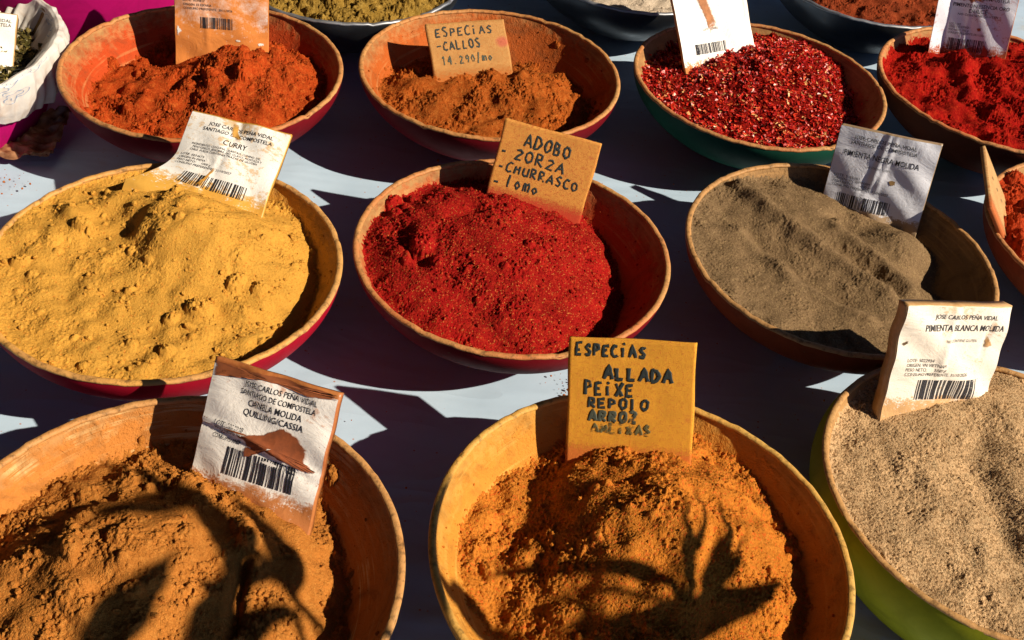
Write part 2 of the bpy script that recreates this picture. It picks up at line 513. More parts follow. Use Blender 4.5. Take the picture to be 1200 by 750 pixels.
def build_heap(name, bowl_xy, r, H, mat, label, seed, und=.012, clump=.005, fine=.0022, grain=.0016,
               lumps=60, lump_size=(.012, .035), crumbs=220, crumb_size=(.005, .016), flakes=0, flake_mat=None, flake_size=.016,
               extra_lumps=(), group='heaps of spice', crumb_region=None, rim_z=RIM_Z, cat='spice', wallmask=None):
    g = np.random.default_rng(seed)
    Z = H.copy()
    Z += und * spec_noise(NG, .12, .5, 1.0, seed + 1)
    cl = spec_noise(NG, .025, .16, .8, seed + 2)
    patch = np.clip(spec_noise(NG, .12, .6, 1.0, seed + 9) * .8 + .75, .15, 1.8)
    Z += clump * patch * (np.maximum(cl, -.6) + .45 * np.abs(spec_noise(NG, .02, .09, .6, seed + 3)))
    Z += fine * patch * np.maximum(spec_noise(NG, .008, .04, .4, seed + 4), -1.0)
    Z += grain * spec_noise(NG, .0055, .02, .0, seed + 5)
    # keep the powder inside the bowl: angle of repose against the rim
    Z = np.minimum(Z, -.012 + (0.968 - GR) * 1.1 + .006 * spec_noise(NG, .02, .1, .5, seed + 6))
    zw = z_in(np.minimum(GR, .97))
    kf = .022
    q_ = (Z - zw) / kf
    Z = zw + kf * np.where(q_ > 20, q_, np.log1p(np.exp(np.minimum(q_, 20)))) - .013 + .0045 * spec_noise(NG, .012, .08, .4, seed + 8) * np.exp(-np.abs(q_) / 3)
    Zb = Z.copy()
    # lumps pressed into the surface
    L = [(g.uniform(-.85, .85), g.uniform(-.85, .85), g.uniform(0, 1) ** 2.2 * (lump_size[1] - lump_size[0]) + lump_size[0]) for _ in range(lumps)]
    L += list(extra_lumps)
    cell = 2 / (NG - 1)
    wn_ = spec_noise(NG, .012, .05, .5, seed + 7)
    for a, b, s in L:
        if math.hypot(a, b) > .92: continue
        i0, i1 = int((a - s * 1.5 + 1) / cell), int((a + s * 1.5 + 1) / cell) + 2
        j0, j1 = int((b - s * 1.5 + 1) / cell), int((b + s * 1.5 + 1) / cell) + 2
        i0, j0 = max(i0, 0), max(j0, 0)
        sl = (slice(j0, j1), slice(i0, i1))
        asp, an = g.uniform(.75, 1.25), g.uniform(0, 3.14)
        xx, yy = GA[sl] - a, GB[sl] - b
        x2 = (xx * math.cos(an) + yy * math.sin(an)) / asp; y2 = (-xx * math.sin(an) + yy * math.cos(an)) * asp
        d2 = (x2 ** 2 + y2 ** 2) / s ** 2 * (1 + .16 * wn_[sl])
        base = float(sample(Zb, a, b))
        top = base + s * (np.sqrt(np.maximum(1 - d2, 0)) * 1.0 - .25) + .12 * s * wn_[sl]
        Z[sl] = np.where(d2 < 1, np.maximum(Z[sl], top), Z[sl])
    zi = zw
    vis = (Z > zi - .006) & (GR < .960)
    F = grid_faces(NG, NG)
    keep = vis.ravel()[F].any(1) & (GR.ravel()[F].max(1) < .9645)
    F = F[keep]
    used, inv = np.unique(F.ravel(), return_inverse=True)
    jit = cell * .3
    V = np.stack([GA + g.uniform(-jit, jit, GA.shape), GB + g.uniform(-jit, jit, GA.shape), np.maximum(Z, zi - .02)], -1).reshape(-1, 3)[used]
    F = inv.reshape(-1, 4)
    nF4 = len(F)
    verts = [V * r]; tris = []
    off = len(V)
    # loose crumbs on the slope and stuck to the wall
    mats = [mat]
    if crumbs:
        vi, fi = ICO1
        n = 0
        for _ in range(crumbs * 6):
            if n >= crumbs: break
            rho = math.sqrt(g.uniform(0, 1)) * .93; t = g.uniform(0, 2 * math.pi)
            a, b = rho * math.cos(t), rho * math.sin(t)
            zz = max(float(sample(Z, a, b)), float(z_in(rho)))
            wall = float(sample(Z, a, b)) < float(z_in(rho))
            if wall and (g.uniform() < min(1, (float(z_in(rho)) - float(sample(Z, a, b))) * 2.2) ): continue
            s = g.uniform(0, 1) ** 3 * (crumb_size[1] - crumb_size[0]) + crumb_size[0]
            if wall: s *= .55
            P = vi * (s * g.uniform(.75, 1.2, 3)) * (1 + g.uniform(-.22, .22, (len(vi), 1)))
            P = P + np.array([a, b, zz + s * .35])
            verts.append(P * r); tris.append(fi + off); off += len(P); n += 1
    nt_ = sum(len(t) for t in tris)
    fl = []
    if flakes:
        n = 0
        Pq = np.array([(-1, -.7, 0), (1, -.6, .15), (.9, .7, 0), (-.8, .65, .2)])
        k = 0
        while n < flakes and k < flakes * 4:
            k += 1
            rho = math.sqrt(g.uniform(0, 1)) * .935; t = g.uniform(0, 2 * math.pi)
            a, b = rho * math.cos(t), rho * math.sin(t)
            zs = float(sample(Z, a, b)); zi_ = float(z_in(rho))
            if zs < zi_:
                if g.uniform() > .02: continue
                zs = zi_
            s = flake_size * g.uniform(.35, 1.0)
            ax = Vector(g.standard_normal(3)).normalized()
            R = np.array(Matrix.Rotation(g.uniform(0, 1.25), 3, Vector((ax.x, ax.y, 0)).normalized()) @ Matrix.Rotation(g.uniform(0, 6.28), 3, 'Z'))
            P = (Pq * np.array([s, s * g.uniform(.45, 1), s * g.uniform(.3, 1.4)])) @ R.T + np.array([a, b, zs + s * .35])
            verts.append(P * r)
            fl.append((off, off + 1, off + 2, off + 3)); off += 4; n += 1
    allV = np.concatenate(verts)
    me = bpy.data.meshes.new(name)
    faces = F.tolist()
    for t in tris: faces += t.tolist()
    faces += fl
    me.from_pydata(allV, [], faces)
    me.update()
    sm = np.zeros(len(me.polygons), dtype=bool); sm[:nF4] = True
    me.polygons.foreach_set('use_smooth', sm)
    me.materials.append(mat)
    if fl:
        me.materials.append(flake_mat)
        mi = np.zeros(len(me.polygons), dtype=np.int32); mi[-len(fl):] = 1
        me.polygons.foreach_set('material_index', mi)
    o = bpy.data.objects.new(name, me)
    COL.objects.link(o)
    o.location = (bowl_xy[0], bowl_xy[1], rim_z)
    return tag(o, label, cat, group)

def flake_mat(name, cols):
    """one colour per flake, as crushed pepper has"""
    m, nt, b = newmat(name)
    ge = nt.nodes.new('ShaderNodeNewGeometry')
    r = nt.nodes.new('ShaderNodeValToRGB')
    r.color_ramp.interpolation = 'CONSTANT'
    el = r.color_ramp.elements
    while len(el) < len(cols): el.new(.5)
    for e, (p, c) in zip(el, cols):
        e.position = p; e.color = (*c, 1)
    nt.links.new(ge.outputs['Random Per Island'], r.inputs['Fac'])
    nt.links.new(r.outputs['Color'], b.inputs['Base Color'])
    b.inputs['Roughness'].default_value = .38
    b.inputs['Specular IOR Level'].default_value = .5
    return m

WOOD = (.42, .23, .085)
def trio(n, paint, dust, amount, wood=WOOD, rimwood=(.5, .26, .09), streak=None, worn=(.35, .22, .12)):
    return (paint_mat(n + '_paint', paint, worn), rim_mat(n + '_rim_wood', rimwood, tuple(.5 * a + .5 * b for a, b in zip(rimwood, dust))),
            wood_inside_mat(n + '_stained_wood', wood, dust, amount, streak))

MAROON = (.16, .006, .012)
PI_, PB, PC, PD = (.44, .055, .009), (.42, .092, .013), (.42, .012, .008), (.44, .011, .011)
PE, PF, PG, PH = (.28, .180, .094), (.74, .375, .062), (.68, .225, .028), (.51, .185, .034)
P_I, PJ, PK = (.75, .485, .255), (.37, .0065, .005), (.50, .05, .012)

# name: x, y, r (survey units)
BOWL = {
 'paprika': (-.613, 1.711, .252), 'callos': (-.099, 1.831, .250), 'flakes': (.424, 1.921, .250),
 'adobo': (-.012, 1.296, .244), 'black': (.505, 1.388, .249), 'curry': (-.503, 1.161, .252),
 'allada': (.181, .767, .248), 'cinnamon': (-.337, .655, .258), 'white': (.657, .930, .240), 'sweet': (.934, 2.013, .258),
 'chunky': (1.026, 1.519, .250),
}
def bw(k): x, y, r = BOWL[k]; return x * U, y * U, r * U

build_bowl('spice_bowl', *bw('paprika'), trio('paprika', MAROON, PI_, .62), 'dark red bowl with orange dusted inside holding the brick red paprika, back left', seed=1)
build_bowl('spice_bowl', *bw('callos'), trio('callos', MAROON, PB, .66), 'dark red bowl with a wide bare wooden inside, half empty around the small handwritten card', seed=2)
build_bowl('spice_bowl', *bw('flakes'), trio('flakes', (.012, .075, .05), (.36, .06, .02), .25), 'dark green bowl filled with coarse crushed red pepper flakes', seed=3)
build_bowl('spice_bowl', *bw('adobo'), trio('adobo', (.19, .008, .014), (.46, .07, .015), .5), 'dark red bowl in the centre holding the bright red spice mix', seed=4)
build_bowl('spice_bowl', *bw('black'), trio('black', (.22, .045, .014), (.24, .14, .06), .62), 'brown bowl holding the grey brown ground black pepper', seed=5)
build_bowl('spice_bowl', *bw('curry'), trio('curry', (.34, .006, .022), PF, .75), 'crimson bowl filled with yellow curry powder', seed=6)
build_bowl('spice_bowl', *bw('allada'), trio('allada', (.35, .16, .02), (.56, .23, .03), .66, wood=(.56, .31, .07), rimwood=(.58, .34, .08)), 'ochre bowl in front holding the orange powder with the yellow handwritten card', seed=7)
build_bowl('spice_bowl', *bw('cinnamon'), trio('cinnamon', (.3, .11, .03), PH, .8, streak=(.62, .4, .17)), 'orange stained wooden bowl with scraped streaks inside, front left, holding the cinnamon', seed=8)
build_bowl('spice_bowl', *bw('white'), trio('white', (.25, .26, .012), (.42, .25, .09), .4), 'yellow green bowl filled to the brim with beige white pepper', seed=9, steep=2)
build_bowl('spice_bowl', *bw('sweet'), trio('sweet', (.12, .03, .015), (.5, .05, .015), .55), 'dark brown bowl filled with vivid red paprika, back right', seed=10)
build_bowl('spice_bowl', *bw('chunky'), trio('chunky', (.25, .05, .016), (.5, .1, .03), .3), 'brown bowl of lumpy red spice cut off at the right edge', seed=11)

# ---- heaps
def at_rim(k): x, y, r = bw(k); return (x, y), r
def heap(k, *a, **kw):
    xy, r = at_rim(k)
    return build_heap('spice_heap', xy, r, *a, rim_z=CLOTH_Z + BH * r, **kw)

ones = np.ones_like(GA)
def cone(a, b, rad, h, p=1.4, ex=1.0):
    d = np.hypot((GA - a), (GB - b) * ex) / rad
    return h * np.maximum(1 - d ** p, -1.2)

# paprika
H = -.27 * ones + gauss(.25, .12, .42, .38, .30) + gauss(.45, -.35, .3, .3, .1) + gauss(-.35, -.3, .4, .4, .05) - ridge([(-.5, .5), (-.25, .1), (-.05, -.3)], .16, .05)
heap('paprika', H, spice_mat('paprika_powder', PI_, c_mul(PI_, .62), (.62, .16, .03)), 'brick red paprika heap with round lumps under the dusty packet', 101, und=.016, clump=0.0042, fine=0.0030, lumps=70, lump_size=(.012, .05),
     extra_lumps=[(.38, .1, .055), (.32, -.1, .07), (.5, -.02, .05), (.22, .25, .05), (.1, -.12, .05), (.6, .0, .05), (.3, .4, .045), (.45, .28, .04)], crumbs=320)
# especias callos
H = -.30 * ones + gauss(-.55, -.02, .25, .3, .13) + gauss(-.1, -.25, .35, .3, .07) + gauss(.38, .1, .28, .3, .13) + gauss(.05, .15, .3, .2, .12) - .05 * GB
heap('callos', H, spice_mat('callos_powder', PB, c_mul(PB, .55), (.55, .2, .04)), 'orange brown spice scraped low around the small handwritten card', 102, und=.014, clump=0.0052, fine=0.0036, lumps=110, lump_size=(.01, .035), crumbs=420)
# crushed pepper
H = -.17 * ones + gauss(.1, .35, .42, .4, .22) + gauss(.55, .45, .2, .25, .08) + gauss(-.45, -.05, .4, .4, .06) - gauss(.85, .1, .2, .4, .1)
heap('flakes', H, spice_mat('pepper_flake_bed', (.2, .008, .006), (.14, .004, .003), (.34, .02, .008)), 'glossy dark red heap of crushed pepper flakes with pale seeds', 103, und=.014, clump=0.0046, fine=0.0026, grain=0.0030, lumps=0, crumbs=0,
     flakes=15000, flake_size=.019, flake_mat=flake_mat('pepper_flakes', [(0, (.42, .010, .006)), (.3, (.55, .018, .008)), (.55, (.28, .005, .004)), (.72, (.62, .04, .012)), (.87, (.66, .12, .04)), (.955, (.75, .42, .15))]))
# adobo
H = cone(-.12, .12, 1.05, .36, 1.5) - .245 - .06 * GA - .04 * GB - gauss(.95, .2, .3, .6, .14) - gauss(-.3, .28, .09, .09, .06) + gauss(-.62, -.08, .08, .12, .07) - ridge([(-.72, .05), (-.55, -.25)], .06, .05)
heap('adobo', H, spice_mat('adobo_powder', PD, c_mul(PD, .6), (.6, .06, .02), speck=(.62, .24, .06), speck_amt=.045, grain=1700), 'bright red spice heap with pale grains in the centre bowl', 104, und=.009, clump=0.0030, fine=0.0030, grain=0.0027, lumps=60, lump_size=(.01, .04),
     extra_lumps=[(-.55, -.14, .085), (-.44, -.27, .05), (-.82, .4, .06), (-.78, .25, .05), (-.7, .45, .045), (.1, -.02, .04), (-.05, .05, .035)], crumbs=520, crumb_size=(.004, .014))
# black pepper
H = (-.10 * ones - .09 * GA - .03 * GB + gauss(-.1, .5, .35, .25, .08) - gauss(1.0, .25, .24, .6, .20)
     + ridge([(-.60, .62), (-.40, .35), (-.07, .05), (.28, -.25)], .075, .080) + ridge([(-.62, .12), (-.30, -.28), (.10, -.55)], .07, .065) + ridge([(.05, .30), (.30, .10), (.48, -.12)], .06, .06)
     - gauss(-.50, .02, .09, .14, .075, 30) - gauss(.20, .45, .12, .09, .08, -20) + gauss(.60, .30, .20, .13, .13, -20) - gauss(.70, .12, .13, .10, .10) - gauss(-.12, -.32, .2, .08, .07, -35) - gauss(.2, -.02, .18, .06, .055, -40))
heap('black', H, spice_mat('black_pepper_powder', PE, c_mul(PE, .62), (.38, .26, .14), speck=(.36, .25, .12), speck_amt=.10, grain=1500), 'grey brown ground black pepper with scooped ripples', 105, und=.006, clump=0.0015, fine=0.0010, grain=0.0019, lumps=0, crumbs=60, crumb_size=(.003, .007), extra_lumps=[(.05, .42, .035)])
# curry
CURRY_SCARP = scarp((-.58, .50), (.14, -.04), .11, .04, .40)
H = -.10 * ones - .05 * GA + gauss(-.02, .30, .32, .24, .19) + gauss(.3, .15, .4, .3, .10) - gauss(-.28, .22, .17, .2, .10, 30) - gauss(1, .2, .2, .7, .16) + gauss(-.75, .2, .3, .35, .05) + CURRY_SCARP + ridge([(-.7, .35), (-.55, .2)], .06, .04)
heap('curry', H, spice_mat('curry_powder', PF, c_mul(PF, .8), (.68, .38, .07), speck=(.6, .2, .03), speck_amt=.03, grain=1300), 'golden yellow curry heap with crumbly lumps under the curled packet', 106, und=.010, clump=0.0016, fine=0.0014, grain=0.0018, lumps=90, lump_size=(.01, .035),
     extra_lumps=[(.28, -.3, .085), (.42, -.06, .065), (.55, -.06, .05), (-.78, -.12, .06), (-.55, .2, .055), (-.6, .78, .085), (.15, -.38, .05), (.0, -.6, .04), (.2, -.62, .05)], crumbs=420)
# allada
H = cone(.12, .15, 1.0, .50, 1.2) - .315 - gauss(.95, .4, .3, .4, .08) - gauss(-.52, .05, .17, .5, .085) + gauss(-.86, .1, .14, .6, .12)
heap('allada', H, spice_mat('allada_powder', PG, c_mul(PG, .62), (.68, .27, .045), speck=(.66, .12, .02), speck_amt=.14, grain=1050), 'orange spice heap in front of the yellow handwritten card', 107, und=.014, clump=0.0038, fine=0.0026, grain=0.0027, lumps=60, lump_size=(.01, .03), crumbs=620, crumb_size=(.004, .013),
     extra_lumps=[(-.22, .28, .03), (-.17, .3, .025), (-.7, -.1, .045), (-.6, -.14, .035), (.72, .35, .035), (.78, .2, .04)])
# cinnamon
H = cone(-.15, -.08, 1.1, .44, 1.3) - .31 + gauss(-.3, -.1, .3, .2, .07, 30) + gauss(.35, .30, .3, .2, .03) - ridge([(-.5, .3), (-.2, .42), (.15, .25), (.3, -.1)], .09, .03) - ridge([(.3, .1), (.34, -.25)], .025, .08) - gauss(.98, .1, .25, .7, .12) - gauss(-.95, .5, .3, .4, .04)
heap('cinnamon', H, spice_mat('cinnamon_powder', PH, c_mul(PH, .66), (.56, .25, .055)), 'tan brown cinnamon heap with cracked slabs, front left', 108, und=.013, clump=0.0048, fine=0.0032, grain=0.0013, lumps=60, lump_size=(.012, .06), crumbs=260)
# white pepper
H = -.07 * ones + .02 * GA + gauss(.28, -.2, .30, .7, .09, 12) - ridge([(-.05, .45), (-.12, .1), (-.08, -.3), (.0, -.7)], .13, .045) + gauss(-.45, .1, .3, .4, .04) + gauss(-.05, .62, .4, .2, .06)
heap('white', H, spice_mat('white_pepper_powder', P_I, c_mul(P_I, .62), (.56, .42, .24), speck=(.22, .12, .05), speck_amt=.24, grain=1000), 'beige ground white pepper with a soft furrow through it', 109, und=.006, clump=0.0019, fine=0.0013, grain=0.0025, lumps=0, crumbs=200, crumb_size=(.003, .008))
# sweet paprika
H = -.12 * ones + gauss(.05, .4, .45, .35, .17) + ridge([(-.28, .3), (-.3, .0), (-.15, -.3)], .07, .07) - ridge([(-.15, .2), (-.15, -.1)], .12, .06) + gauss(-.6, .2, .3, .3, .03) + gauss(.35, .3, .15, .15, .08)
heap('sweet', H, spice_mat('sweet_paprika_powder', PJ, c_mul(PJ, .6), (.62, .05, .015)), 'vivid red paprika heap with soft scoop marks below the white packet, back right', 110, und=.018, clump=0.0053, fine=0.0033, lumps=30, crumbs=200)
# chunky
H = -.10 * ones + gauss(-.2, 0, .5, .6, .08)
heap('chunky', H, spice_mat('chunky_red_powder', PK, c_mul(PK, .6), (.6, .1, .03)), 'red orange spice in thick crumbly lumps at the right edge', 111, und=.02, clump=0.0095, fine=0.0033, lumps=420, lump_size=(.03, .085), crumbs=200, crumb_size=(.01, .03))

# ------------------------------------------------------------------ packets and cards
DG = None
def text_mesh_data(body, bold=0.0):
    cu = bpy.data.curves.new('lettering', 'FONT')
    cu.body = body
    cu.resolution_u = 2
    cu.offset = bold
    ob = bpy.data.objects.new('lettering', cu)
    COL.objects.link(ob)
    dg = bpy.context.evaluated_depsgraph_get()
    dg.update()
    me = bpy.data.meshes.new_from_object(ob.evaluated_get(dg))
    V = np.array([v.co[:] for v in me.vertices]).reshape(-1, 3)
    F = [tuple(p.vertices) for p in me.polygons]
    bpy.data.objects.remove(ob); bpy.data.curves.remove(cu); bpy.data.meshes.remove(me)
    return V, F

def print_mat(name, col, fade=.35):
    """ink that is rubbed away in places"""
    m, nt, b = newmat(name)
    co = coords(nt)
    n = noise(nt, co, 190, 3, .6); n2 = noise(nt, co, 40, 3, .6)
    t = mth(nt, 'ADD', mth(nt, 'MULTIPLY', n, .6), mth(nt, 'MULTIPLY', n2, .6))
    b.inputs['Base Color'].default_value = (*col, 1)
    b.inputs['Roughness'].default_value = .7
    nt.links.new(ramp(nt, t, [(max(0, fade - .02), .0), (fade + .12, 1)]), b.inputs['Alpha'])
    return m

def label_mat(name, paper, stain, amount, low, rough=.45):
    """printed paper under plastic, smeared with the powder; dustier at the buried end (v = 0)"""
    m, nt, b = newmat(name)
    uv = coords(nt, 'UV')
    n1 = noise(nt, uv, 3.2, 6, .62, .8); n2 = noise(nt, uv, 17, 5, .65); n3 = noise(nt, uv, 70, 3, .6)
    sep = N(nt, 'ShaderNodeSeparateXYZ'); nt.links.new(uv, sep.inputs[0])
    lo = N(nt, 'ShaderNodeMapRange'); lo.inputs['From Min'].default_value = low; lo.inputs['From Max'].default_value = -.05
    nt.links.new(sep.outputs[1], lo.inputs['Value'])
    t = mth(nt, 'ADD', mth(nt, 'MULTIPLY', n1, .62), mth(nt, 'MULTIPLY', n2, .42))
    t = mth(nt, 'ADD', t, mth(nt, 'MULTIPLY', lo.outputs[0], mth(nt, 'MULTIPLY', mth(nt, 'SUBTRACT', mth(nt, 'ADD', n2, mth(nt, 'MULTIPLY', n3, .6)), .5), 1.7)))
    t = mth(nt, 'ADD', t, mth(nt, 'MULTIPLY', n3, .12))
    e = .72 - amount * .32
    k = ramp(nt, t, [(e, 0), (e + .05, .55), (e + .22, 1)])
    spk = mth(nt, 'MULTIPLY', ramp(nt, n3, [(.64, 0), (.70, 1)]), .75)
    c = mix(nt, k, paper, stain)
    c = mix(nt, spk, c, c_mul(stain, .55))
    nt.links.new(c, b.inputs['Base Color'])
    nt.links.new(ramp(nt, k, [(0, rough), (1, .9)]), b.inputs['Roughness'])
    b.inputs['Specular IOR Level'].default_value = .35
    p = bump(nt, b, n2, .25, .0012)
    bump(nt, b, n1, .35, .006, p)
    return m

def plastic_mat(name, col, stain):
    m, nt, b = newmat(name)
    co = coords(nt)
    n1 = noise(nt, co, 26, 5, .6); n2 = noise(nt, co, 200, 4, .6)
    c = mix(nt, ramp(nt, mth(nt, 'ADD', mth(nt, 'MULTIPLY', n1, .6), mth(nt, 'MULTIPLY', n2, .4)), [(.4, 0), (.6, 1)]), col, stain)
    nt.links.new(c, b.inputs['Base Color'])
    b.inputs['Roughness'].default_value = .4
    bump(nt, b, n1, .4, .003)
    return m

def smear_mat(name, col, hard):
    """rubbed-in powder, thinning out towards its ragged edge (u runs from the middle to the edge)"""
    m, nt, b = newmat(name)
    co = coords(nt); uv = coords(nt, 'UV')
    n1 = noise(nt, co, 130, 5, .65); n2 = noise(nt, co, 420, 3, .6)
    nt.links.new(mix(nt, ramp(nt, n1, [(.35, 0), (.65, 1)]), c_mul(col, .65), col), b.inputs['Base Color'])
    sep = N(nt, 'ShaderNodeSeparateXYZ'); nt.links.new(uv, sep.inputs[0])
    t = mth(nt, 'ADD', sep.outputs[0], mth(nt, 'MULTIPLY', mth(nt, 'SUBTRACT', mth(nt, 'ADD', mth(nt, 'MULTIPLY', n1, .7), mth(nt, 'MULTIPLY', n2, .6)), .65), 1.6 * (1.05 - hard)))
    nt.links.new(ramp(nt, t, [(hard - .12 * (1 - hard) - .03, 1), (min(1.0, hard + .5 * (1 - hard)), 0)]), b.inputs['Alpha'])
    b.inputs['Roughness'].default_value = .85
    return m

def pose(root, B, yaw, lean, roll):
    y, l, r = math.radians(yaw), math.radians(lean), math.radians(roll)
    M = Matrix.Rotation(y, 4, 'Z') @ Matrix.Rotation(-l, 4, 'X') @ Matrix.Rotation(r, 4, 'Y')
    root.matrix_world = Matrix.Translation(Vector((B[0] * U, B[1] * U, RIM_Z + B[2] * U))) @ M

VLOW = -.42            # packets and cards reach this far below the visible edge, into the powder

def make_shape(Wm, Hm, bulge=.004, creases=(), fold=None, curl=0.0, seed=0, wr=.0009):
    g = np.random.default_rng(seed)
    ks = [(g.uniform(2, 9), g.uniform(2, 9), g.uniform(0, 6.28)) for _ in range(7)]
    def S(u, v, off):
        u = np.asarray(u, float); v = np.asarray(v, float)
        x = (u - .5) * Wm; z = v * Hm
        y = -bulge * (1 - np.clip(2 * u - 1, -1, 1) ** 2) * np.clip(1 - (1.25 * (v - .35)) ** 2, 0, 1)
        for a, b_, p in ks: y = y + wr * .5 * np.sin(a * u * 2 + b_ * v * 2 + p)
        for (u0, v0, u1, v1, w_, h_) in creases:
            dx, dy = u1 - u0, v1 - v0
            t = np.clip(((u - u0) * dx + (v - v0) * dy) / (dx * dx + dy * dy), 0, 1)
            d = np.hypot(u - u0 - t * dx, v - v0 - t * dy)
            y = y - h_ * np.exp(-(d / w_) ** 2) * np.clip(1 - np.abs(2 * t - 1) ** 6 * .5, 0, 1)
        if fold is not None:
            uf, kf = fold
            q = np.clip(uf - u, 0, 1) * Wm
            y = y - q * kf; x = x + q * (1 - 1 / math.sqrt(1 + kf * kf)) * .6
        if curl:
            k = np.clip((.5 - v) / .5, 0, 1.3) * np.clip(1 - u * 1.15, 0, 1)
            x = x - curl * k ** 1.6 * 1.1; y = y - curl * k ** 1.3 * .75; z = z + curl * .35 * k ** 2
        return np.stack([x, y - off, z], -1)
    return S

def sheet(name, S, u0, u1, v0, v1, off, mat, parent, nu=44, nv=44, th=0.0, edge=None):
    us = np.linspace(u0, u1, nu); vs = np.linspace(v0, v1, nv)
    Ug, Vg = np.meshgrid(us, vs)
    if edge is not None: Ug, Vg = edge(Ug, Vg)
    P = S(Ug, Vg, off).reshape(-1, 3)
    F = grid_faces(nu, nv).tolist()
    uv = np.stack([Ug.ravel(), Vg.ravel()], -1)
    if th > 0:
        Q = P.copy(); Q[:, 1] += th
        n = len(P)
        F += [tuple(n + i for i in f[::-1]) for f in F]
        I = np.arange(n).reshape(nv, nu)
        ring = list(I[0, :]) + list(I[1:, -1]) + list(I[-1, -2::-1]) + list(I[-2:0:-1, 0])
        for a, b_ in zip(ring, ring[1:] + ring[:1]): F.append((b_, a, a + n, b_ + n))
        P = np.concatenate([P, Q]); uv = np.concatenate([uv, uv])
    return mesh(name, P, F, mat, parent, True, uv)

def densify(V, F, maxlen):
    """split long triangle edges so that print can follow a bent label"""
    V = [tuple(v) for v in V]; T = []
    for f in F:
        for i in range(1, len(f) - 1): T.append((f[0], f[i], f[i + 1]))
    for _ in range(5):
        nt_, mid, ch = [], {}, False
        for t in T:
            e = max(((t[i], t[(i + 1) % 3], t[(i + 2) % 3]) for i in range(3)), key=lambda q: (V[q[0]][0] - V[q[1]][0]) ** 2 + (V[q[0]][1] - V[q[1]][1]) ** 2)
            a, b_, c = e
            if (V[a][0] - V[b_][0]) ** 2 + (V[a][1] - V[b_][1]) ** 2 > maxlen ** 2:
                k = (min(a, b_), max(a, b_))
                if k not in mid:
                    mid[k] = len(V); V.append(tuple((p + q) / 2 for p, q in zip(V[a], V[b_])))
                nt_ += [(a, mid[k], c), (mid[k], b_, c)]; ch = True
            else: nt_.append(t)
        T = nt_
        if not ch: break
    return np.array(V), T

def printed(name, S, lines, W_over_H, off, mat, parent):
    """lines: (text, u0, u1, v centre, cap height in v, bold)"""
    VV, FF, n = [], [], 0
    for body, u0, u1, vc, cap, bold in lines:
        V, F = text_mesh_data(body, bold)
        if not len(V): continue
        xa, xb = V[:, 0].min(), V[:, 0].max()
        u = u0 + (V[:, 0] - xa) / (xb - xa) * (u1 - u0)
        v = vc + (V[:, 1] / .70 - .5) * cap
        P, T = densify(np.stack([u, v], -1), F, .12)
        VV.append(P); FF += [tuple(i + n for i in t) for t in T]; n += len(P)
    P = np.concatenate(VV)
    return mesh(name, S(P[:, 0], P[:, 1], off), FF, mat, parent, False)

def barcode(S, u0, u1, v0, v1, off, mat, parent, seed):
    g = random.Random(seed)
    V, F = [], []
    u = u0; step = (u1 - u0) / 95
    nv = 5
    while u < u1:
        w_ = g.choice([1, 1, 1, 2, 2, 3]) * step
        n = len(V)
        for i in range(nv):
            v = v0 + (v1 - v0) * i / (nv - 1)
            V += [(u, v), (min(u + w_, u1), v)]
        for i in range(nv - 1): F.append((n + 2 * i, n + 2 * i + 1, n + 2 * i + 3, n + 2 * i + 2))
        u += w_ + g.choice([1, 1, 2, 2, 3]) * step
    P = np.array(V)
    return mesh('barcode', S(P[:, 0], P[:, 1], off), F, mat, parent, False)

def patch(name, S, pts, off, mat, parent, n=3):
    """an irregular torn or smeared patch on a label, outline in (u, v)"""
    c = np.mean(pts, 0)
    ring = []
    g = random.Random(len(pts))
    for a, b_ in zip(pts, pts[1:] + pts[:1]):
        for k in range(6):
            t = k / 6
            ring.append((a[0] + (b_[0] - a[0]) * t + g.uniform(-.006, .006), a[1] + (b_[1] - a[1]) * t + g.uniform(-.006, .006)))
    V = [tuple(c)]; F = []
    R = 4
    for i in range(1, R + 1):
        for p in ring: V.append((c[0] + (p[0] - c[0]) * i / R, c[1] + (p[1] - c[1]) * i / R))
    m_ = len(ring)
    for j in range(m_): F.append((0, 1 + j, 1 + (j + 1) % m_))
    for i in range(R - 1):
        for j in range(m_):
            k = (j + 1) % m_
            F.append((1 + i * m_ + j, 1 + (i + 1) * m_ + j, 1 + (i + 1) * m_ + k, 1 + i * m_ + k))
    P = np.array(V)
    uv = np.array([(0, 0)] + [(i / R, j / m_) for i in range(1, R + 1) for j in range(m_)])
    return mesh(name, S(P[:, 0], P[:, 1], off), F, mat, parent, True, uv)

INK = print_mat('black_print', (.010, .010, .013), .27)
INK_FAINT = print_mat('rubbed_print', (.03, .03, .035), .40)
NAME1, NAME2 = 'JOSE CARLOS PEÑA VIDAL', 'SANTIAGO DE COMPOSTELA'

